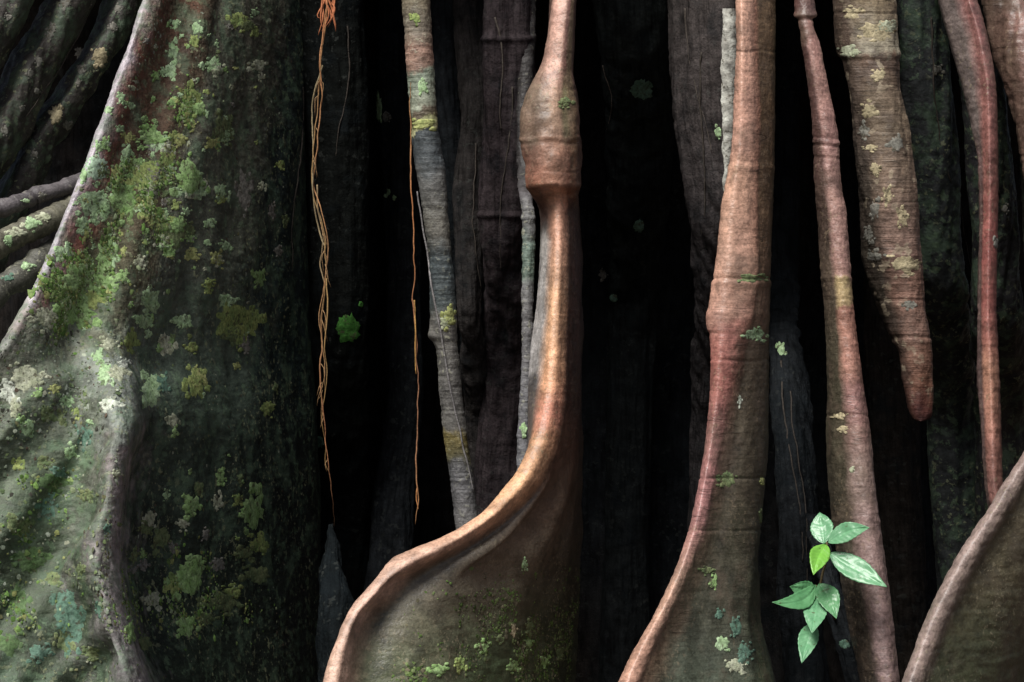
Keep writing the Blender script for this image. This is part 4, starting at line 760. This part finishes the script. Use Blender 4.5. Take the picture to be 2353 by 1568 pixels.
def flecks(parent, surf, n, weight, palette, size, seed, name='lichen_flecks', mat=None, tall=0.0012):
    """countless small crusts: one part"""
    r = np.random.default_rng(seed); _, G, NR, v, CC = SURF[surf]
    w = weight(G, NR, v).ravel(); w = w / w.sum(); idx = r.choice(w.size, n, p=w)
    P = G.reshape(-1, 3)[idx]; Nn = NR.reshape(-1, 3)[idx]
    A = np.cross(Nn, r.normal(size=(n, 3))); A /= np.linalg.norm(A, axis=1)[:, None]; B = np.cross(Nn, A)
    P = P + A * r.normal(0, 0.0035, (n, 1)) + B * r.normal(0, 0.0035, (n, 1))
    k = 6; q = np.linspace(0, 2*math.pi, k, endpoint=False)[None] + r.uniform(0, 1, (n, 1))
    s = size * np.clip(np.exp(r.normal(0, 0.5, (n, 1))), 0.4, 2.2) * r.uniform(0.5, 1.3, (n, k))
    rim = P[:, None] + A[:, None] * (s * np.cos(q))[..., None] + B[:, None] * (s * np.sin(q))[..., None] - Nn[:, None] * 0.0006
    top = P + Nn * (tall * r.uniform(0.6, 1.6, (n, 1)))
    V = np.concatenate([rim, top[:, None]], 1).reshape(-1, 3)
    o = np.arange(n)[:, None] * (k + 1); j = np.arange(k)[None]
    F = np.stack([o + j, o + (j + 1) % k, o + k + 0 * j], -1).reshape(-1, 3)
    me = mesh_from(name, V - WLOC[parent.name], F)
    pal = np.array(palette); c = pal[r.integers(len(pal), size=n)] * r.uniform(0.6, 1.3, (n, 1))
    put_color(me, 'bark', np.repeat(c, k + 1, 0))
    ob = link(name, me, parent, mat=mat or M_FLECK); ob['kind'] = 'stuff'; return ob
def front(G, NR):
    view = G - CAM; view /= np.linalg.norm(view, axis=2)[..., None]
    U = G[..., 0] / ((G[..., 1] + 4) / 4 * PX) + 1176.5
    return np.clip(-(view * NR).sum(2), 0, 1), U
def wA(G, NR, v):
    f, U = front(G, NR); vv = v[:, None] + 0 * U
    n_ = fbm(G[..., 0] * 6, G[..., 1] * 6, G[..., 2] * 6, 3)
    rim = np.interp(vv, [0, 440, 790, 900], [325, 167, 8, -90])
    return (f > 0.05) * (vv > -20) * (vv < 1590) * (U > rim + 36) * (sstep(-0.3, 0.7, n_) + 0.08)
flecks(butt, butt.name, 4200, wA, [(.20,.23,.14),(.15,.19,.11),(.22,.23,.17),(.12,.16,.07),(.16,.16,.08),(.10,.075,.055),(.27,.30,.23)], 0.0024, 3, tall=0.0004)
def wL(G, NR, v):
    f, U = front(G, NR); vv = v[:, None] + 0 * U
    rid = np.interp(vv, [760, 830, 960, 1200, 1300, 1568], [330, 300, 290, 255, 245, 315])
    return (f > 0.05) * sstep(680, 800, vv) * (vv < 1590) * (U < rid - 6) * (U > -40) * (sstep(-0.35, 0.4, fbm(G[..., 0] * 7, G[..., 1] * 7, G[..., 2] * 7, 3)) + 0.05) * (1.6 - sstep(900, 1400, vv))
flecks(butt, butt.name, 1600, wL, [(.16,.19,.14),(.13,.17,.11),(.11,.15,.08),(.24,.27,.22),(.09,.13,.06),(.07,.07,.055)], 0.0026, 6, tall=0.0003)
def wM(G, NR, v):
    f, U = front(G, NR); vv = v[:, None] + 0 * U; w = 0
    for u0, v0, su, sv, a in ((185,655,55,45,1),(245,590,22,55,.9),(170,715,36,45,.8),(300,455,45,45,.5),(440,240,26,30,.4),(430,1325,40,50,.6),(110,1110,45,30,.25),(60,1330,60,110,.2),(40,1450,50,80,.15),(300,1400,22,70,.5),(480,1400,90,40,.4),(360,500,40,40,.3),(340,400,40,40,.35)):
        w = w + a * np.exp(-((U - u0) / su) ** 2 - ((vv - v0) / sv) ** 2)
    n_ = sstep(-0.1, 0.35, fbm(G[..., 0] * 22, G[..., 1] * 22, G[..., 2] * 22, 3))
    return w * (f > 0.05) * n_ + 1e-9
flecks(butt, butt.name, 5200, wM, [(.11,.20,.05),(.15,.25,.07),(.20,.28,.10),(.10,.15,.05),(.22,.24,.09),(.26,.32,.18)], 0.0036, 4, 'moss', M_MOSS, 0.0016)
def wE(G, NR, v):
    f, U = front(G, NR); vv = v[:, None] + 0 * U
    return (f > 0.05) * sstep(1270, 1560, vv) * (vv < 1640) * (U > np.interp(vv, [1200, 1300, 1400, 1600], [1240, 1060, 930, 870])) * sstep(840, 1050, U) * sstep(-0.25, 0.4, fbm(G[..., 0] * 10, G[..., 1] * 10, G[..., 2] * 10, 3)) + 1e-9
flecks(sinu, sinu.name, 2600, wE, [(.08,.13,.035),(.13,.17,.07),(.12,.11,.07)], 0.0028, 5, 'moss', M_MOSS, 0.0012)

# ------------------------------------------------------------------ hanging rootlets
M_STR = attr_mat('rootlet_fibre', 0.7)
OR = [(0,(.44,.15,.06)),(.8,(.36,.18,.08)),(1.2,(.30,.20,.09)),(1.6,(.30,.14,.07)),(2.0,(.2,.15,.1))]
def uvd(l): return [W(np.float64(u), np.float64(v), np.float64(d)) for u, v, d in l]
main = [(765,-420,.62),(758,-200,.22),(754,0,.06),(747,60,.05),(740,130,.05),(730,240,.05),(722,330,.05),(717,420,.05),(733,490,.05),(745,560,.05),(750,640,.05),(740,720,.05),(737,850,.05),(743,950,.05),(746,1010,.06),(757,1080,.07),(765,1150,.10),(768,1210,.19)]
hb = empty('hanging_rootlets', tuple(W(np.float64(768), np.float64(1210), np.float64(.19))))
tag(hb, 'long bundle of orange fibrous rootlets dangling before the dark hollow', 'rootlets', 'hanging rootlets')
cord('strand', uvd(main), [(0,.0018),(.2,.0011),(.4,.0016),(.55,.0011),(.75,.0016),(.9,.0010),(1,.0006)], M_STR, hb, OR, .0035, 1)
cord('strand', uvd([(760,-420,.63),(752,-200,.23),(750,0,.055),(742,70,.045),(735,140,.04),(738,220,.045),(728,330,.05),(722,420,.055),(742,500,.04),(752,580,.045),(744,650,.045),(733,720,.045),(747,850,.04),(737,900,.04),(740,980,.05)]), [(0,.0016),(.3,.0010),(.6,.0013),(1,.0005)], M_STR, hb, [(0,(.44,.14,.06)),(1,(.34,.17,.08)),(1.8,(.28,.18,.09))], .004, 2)
cord('strand', uvd([(740,150,.045),(726,200,.05),(716,260,.06),(718,330,.055),(722,440,.05),(728,520,.06),(745,570,.05)]), [(0,.0016),(1,.0014)], M_STR, hb, (.24,.19,.11), .003, 3)
cord('strand', uvd([(750,640,.05),(752,720,.04),(745,800,.045),(750,870,.05),(742,960,.05),(748,1050,.07),(758,1090,.08)]), [(0,.0015),(1,.0006)], M_STR, hb, (.30,.19,.08), .004, 4)
cord('strand', uvd([(726,425,.05),(728,470,.05),(742,540,.05),(737,600,.06),(748,650,.05)]), [(0,.0014),(1,.0012)], M_STR, hb, (.22,.16,.09), .003, 5)
for k in range(9):
    u0 = 742 + 30 * rng.random()
    cord('fibre', uvd([(755 + rng.normal() * 4,-60,.10),(u0,0,.05 + .03 * rng.random()),(u0 + rng.normal() * 8,22 + 20 * rng.random(),.05),(u0 + rng.normal() * 10,42 + 40 * rng.random(),.05)]), [(0,.0022),(.7,.0018),(1,.0006)], M_STR, hb, (.36,.13,.06), .003, 20 + k)
for k in range(26):                                  # frayed hairs along the bundle
    i = int(rng.integers(3, 15)); a, b = main[i], main[i + 1]; f = rng.random()
    u0, v0_, d0_ = (a[j] + (b[j] - a[j]) * f for j in range(3)); sg = rng.choice([-1, 1])
    cord('fibre', uvd([(u0, v0_, d0_), (u0 + sg * rng.uniform(2, 8), v0_ + rng.uniform(8, 18), d0_ - .006), (u0 + sg * rng.uniform(3, 14), v0_ + rng.uniform(22, 60), d0_ - .004)]), [(0,.0008),(1,.0003)], M_STR, hb, (.26,.16,.08), .002, 60 + k, nseg=5)
h2 = empty('hanging_rootlets', tuple(W(np.float64(955), np.float64(1205), np.float64(.03))))
tag(h2, 'single thin orange rootlet hanging beside the grey pole root', 'rootlets', 'hanging rootlets')
cord('strand', uvd([(930,-420,.62),(938,-200,.2),(943,100,.075),(944,340,.06),(948,500,.045),(953,600,.04),(950,700,.04),(956,790,.04),(960,900,.04),(958,1000,.04),(958,1100,.03),(962,1150,.03),(955,1205,.03)]), [(0,.0008),(.45,.0008),(.6,.0015),(.8,.0010),(.95,.0014),(1,.0005)], M_STR, h2, [(0,(.16,.12,.08)),(.9,(.24,.14,.07)),(1.2,(.32,.14,.06)),(1.5,(.24,.12,.07)),(1.9,(.32,.17,.07))], .0035, 7)
cord('strand', uvd([(951,690,.045),(955,760,.035),(954,800,.04),(959,860,.04)]), [(0,.0016),(1,.001)], M_STR, h2, (.42,.24,.08), .003, 8)
cord('fibre', uvd([(961,1120,.03),(957,1150,.03),(960,1170,.025)]), [(0,.0014),(1,.0006)], M_STR, h2, (.4,.18,.07), .002, 9)
# slim pale creeper lying on the pole
def on_pole(l, lift=0.002):
    o = []
    for u, v in l:
        h = hit([pole.name], u, v); p = np.array(h[0]) + np.array(h[1]) * lift if h else W(np.float64(u), np.float64(v), np.float64(.09)); o.append(p)
    return o
cr_ = cord('creeper_stem', on_pole([(958,440),(966,490),(974,540),(984,590),(991,640),(1000,690),(1009,740),(1020,800),(1028,850),(1036,900),(1046,950),(1056,990),(1064,1030),(1076,1080),(1086,1130)]), [(0,.0016),(.5,.0022),(1,.0016)], M_POLE, None, (.20,.19,.19), .0012, 30, nseg=6)
tag(cr_, 'wiry grey creeper stem clinging to the grey pole root', 'creeper')

def creep(l, c, r, sd):
    P = []; ob_ = None
    for u, v in l:
        h = hit(list(SURF.keys()), u, v)
        if h is None: continue
        ob_ = ob_ or h[2]
        if h[2] == ob_: P.append(np.array(h[0]) + np.array(h[1]) * 0.001)
    if len(P) > 2: cord('rootlet', P, [(0, r), (1, r * 0.5)], M_STR, bpy.data.objects[ob_], c, .003, sd, nseg=6, step=0.006)
for k, (u, v, ln_, dr_, c, r) in enumerate([(1140,40,260,20,.07,.0022),(1170,200,420,-16,.06,.0018),(1085,330,380,22,.06,.0020),(1575,20,330,50,.08,.0018),(1620,120,420,-10,.06,.0022),(1395,150,150,4,.14,.0012),(800,60,300,-20,.05,.0020),(690,200,420,-14,.05,.0022),(2130,40,380,50,.07,.0022),(2190,250,420,40,.06,.0018),(1800,830,460,40,.05,.0022),(1825,900,500,30,.045,.0018),(215,10,260,-150,.07,.002)]):
    creep([(u + dr_ * t_ + 9 * math.sin(5 * t_ + k), v + ln_ * t_) for t_ in np.linspace(0, 1, 9)], (c, c * .85, c * .72), r, 200 + k)

# ------------------------------------------------------------------ pale strip of bare wood beside the column root
g37 = [k for k in SURF if k.startswith('buttress_root') and bpy.data.objects[k].get('label', '').startswith('broad grey ridge')][0]
def strip(parent, surf, ptsL, ptsR, mat, name, n=70, m=6, thick=0.003):
    Lk, Rk = kn(ptsL), kn(ptsR); v = np.linspace(ptsL[0][0], ptsL[-1][0], n); V = []
    Lv, Rv = Lk(v) + 5 * fbm(v * 0.022, 1.1, 2.2, 3), Rk(v) + 1.5 * perlin(v * 0.06, 7.1, 2.2)
    for i in range(n):
        lastp = None
        for j in range(m):
            u = Lv[i] + (Rv[i] - Lv[i]) * j / (m - 1); h = hit([surf], u, v[i])
            if h is None or (lastp is not None and np.linalg.norm(np.array(h[0]) - lastp) > 0.06): V.append(lastp if lastp is not None else W(u, v[i], np.float64(.35))); continue
            e = thick * (1 if 0 < j < m - 1 else -0.4) * (1 + 0.2 * float(perlin(u * .1, v[i] * .03, 3.3))); p = np.array(h[0]) + np.array(h[1]) * e; V.append(p); lastp = p
    i = np.arange(n - 1)[:, None] * m; j = np.arange(m - 1)[None]
    F = np.stack([i + j, i + m + j, i + m + j + 1, i + j + 1], -1).reshape(-1, 4)
    me = mesh_from(name, np.array(V) - WLOC[parent.name], F); return link(name, me, parent, mat=mat)
M_BARE = crust_mat('bare_wood', (0.62, 0.63, 0.57), (0.40, 0.39, 0.35), 0.8, 70, 0.9)
strip(bpy.data.objects[g37], g37, [(20,1660),(60,1657),(200,1656),(330,1658),(440,1662)], [(20,1698),(60,1697),(200,1696),(330,1690),(440,1676)], M_BARE, 'bare_wood_strip')

# ------------------------------------------------------------------ green seedling
def leaf_mat(name, c1, c2):
    m, n, l, b = newmat(name)
    tc = n.new('ShaderNodeTexCoord').outputs['Object']
    c = mixc(n, l, 'MIX', ramp(n, l, noise(n, l, tc, 45, 4), [(.35, 0.0), (.65, 1.0)]), c1, c2)
    ca = n.new('ShaderNodeAttribute'); ca.attribute_name = 'bark'
    c = mixc(n, l, 'MULTIPLY', 1.0, c, ca.outputs['Color'])
    c = mixc(n, l, 'MIX', ramp(n, l, noise(n, l, tc, 95, 3, 0.6), [(0.66, 0.0), (0.71, 0.8)]), c, (0.10, 0.085, 0.04))
    l.new(c, b.inputs['Base Color']); b.inputs['Roughness'].default_value = 0.33; b.inputs['Specular IOR Level'].default_value = 0.6
    out = [x for x in n if x.type == 'OUTPUT_MATERIAL'][0]
    tr = n.new('ShaderNodeBsdfTranslucent'); l.new(c, tr.inputs[0]); mx = n.new('ShaderNodeMixShader'); mx.inputs[0].default_value = 0.25
    l.new(b.outputs[0], mx.inputs[1]); l.new(tr.outputs[0], mx.inputs[2]); l.new(mx.outputs[0], out.inputs[0])
    bp = n.new('ShaderNodeBump'); bp.inputs['Strength'].default_value = 0.25; bp.inputs['Distance'].default_value = 0.002
    l.new(noise(n, l, tc, 120, 3), bp.inputs['Height']); l.new(bp.outputs[0], b.inputs['Normal'])
    return m
LG = leaf_mat('leaf_green', (.14,.36,.18), (.20,.44,.24)); LB = leaf_mat('leaf_young', (.18,.45,.06), (.22,.52,.08)); LD = leaf_mat('leaf_deep', (.09,.27,.11), (.13,.34,.15))
plant = empty('seedling', tuple(W(np.float64(1905), np.float64(1400), np.float64(-0.015))))
tag(plant, 'small seedling with glossy green leaves sprouting between the dark roots', 'plant')
def leaf(base, tip, width, mat, curl=0.005, bow=0.0, tw=0.0, droop=0.0, seed=0):
    """base, tip: (u, v, d); width in traced units; a toothed blade with a sunk midrib and side veins, built in 3-D between them"""
    b, t = W(*[np.float64(x) for x in base]), W(*[np.float64(x) for x in tip])
    ax = t - b; ln = np.linalg.norm(ax); ax = ax / ln
    view = (b + t) / 2 - CAM; view /= np.linalg.norm(view)
    side = np.cross(ax, -view); side /= np.linalg.norm(side); nrm = np.cross(side, ax)
    if nrm.dot(view) > 0: nrm = -nrm; 
    side = side * math.cos(tw) + nrm * math.sin(tw); nrm = np.cross(side, ax); nrm = nrm if nrm.dot(view) < 0 else -nrm
    n, m = 40, 15; s = np.linspace(0, 1, n)
    hw = width * PX * 0.5 * np.sin(math.pi * np.clip(s, 0, 1) ** 0.86) ** 0.85 * (1 - 0.25 * s ** 4)
    hw[-1] = 0.0002; hw[0] = 0.0006
    V, C = [], []
    for i in range(n):
        tooth = 1 + 0.07 * (((s[i] * 9) % 1.0) - 0.5) * (0.15 < s[i] < 0.97)
        for j in range(m):
            x = (j / (m - 1)) * 2 - 1; e = x * hw[i] * (tooth if abs(x) > 0.8 else 1)
            z = curl * (abs(x) ** 1.5) * 0.55 * (hw[i] / (width * PX * 0.5)) - droop * (s[i] ** 2) + 0.0008 * math.sin((s[i] * 9 - abs(x) * 1.4) * 2 * math.pi) * (1 - abs(x)) ** 0.4 * (abs(x) > 0.05) * 0.5 - (0.0012 if abs(x) < 0.05 else 0)
            z += 0.002 * float(perlin(s[i] * 4, x * 2, seed))
            V.append(b + ax * (s[i] * ln) + side * (e + bow * 4 * s[i] * (1 - s[i])) + nrm * z + np.array([0, 0, -1.0]) * (0.010 * s[i] ** 2.5))
            vein = 1.15 if abs(x) < 0.08 else (0.96 + 0.10 * (math.sin((s[i] * 9 - abs(x) * 1.4) * 2 * math.pi) > 0.75))
            C.append((vein,) * 3)
    V = np.array(V); i = np.arange(n - 1)[:, None] * m; j = np.arange(m - 1)[None]
    F = np.stack([i + j, i + m + j, i + m + j + 1, i + j + 1], -1).reshape(-1, 4)
    me = mesh_from('leaf', V - WLOC[plant.name], F); put_color(me, 'bark', np.array(C))
    o = link('leaf', me, plant, mat=mat); sm = o.modifiers.new('thickness', 'SOLIDIFY'); sm.thickness = 0.0005
    return o
S0 = (1901, 1252, -.17)
leaf((1893,1250,-.17), (1884,1166,-.13), 52, LG, tw=.15, seed=1)
leaf((1903,1247,-.17), (1998,1201,-.20), 46, LG, tw=.45, bow=-.004, seed=2)
leaf((1898,1252,-.18), (1869,1309,-.235), 44, LB, tw=-.1, bow=.002, seed=3)
leaf((1907,1272,-.16), (2038,1337,-.23), 56, LG, tw=.4, bow=.004, seed=4)
leaf((1874,1345,-.15), (1774,1372,-.20), 44, LD, tw=-.45, bow=-.022, seed=5)
leaf((1877,1380,-.155), (1815,1336,-.17), 48, LD, tw=-.35, bow=.003, seed=6)
leaf((1882,1342,-.16), (1922,1410,-.225), 50, LD, tw=.2, bow=-.003, seed=7)
leaf((1880,1372,-.165), (1866,1444,-.235), 52, LG, tw=-.15, seed=8)
leaf((1869,1432,-.17), (1842,1512,-.235), 44, LG, tw=-.1, seed=9)
M_STEM = attr_mat('seedling_stem', 0.6)
cord('stem', uvd([(1920,1425,.0),(1908,1400,-.06),(1895,1376,-.13),(1884,1352,-.15),(1893,1310,-.16),(1902,1275,-.165),(1900,1246,-.17)]), [(0,.0036),(.6,.0028),(1,.0018)], M_STEM, plant, (.10,.075,.04), .001, 41)
cord('stem', uvd([(1884,1352,-.15),(1880,1375,-.16),(1873,1410,-.165),(1869,1436,-.17)]), [(0,.0024),(1,.0016)], M_STEM, plant, (.12,.12,.05), .0006, 42)
for a, b in (((1902,1275,-.165), (1908,1273,-.16)), ((1884,1352,-.15), (1874,1345,-.15)), ((1880,1376,-.16), (1876,1380,-.155))):
    cord('petiole', uvd([a, tuple((p + q_) / 2 for p, q_ in zip(a, b)), b]), [(0,.0012),(1,.0010)], M_STEM, plant, (.14,.14,.06), .0002, 43)
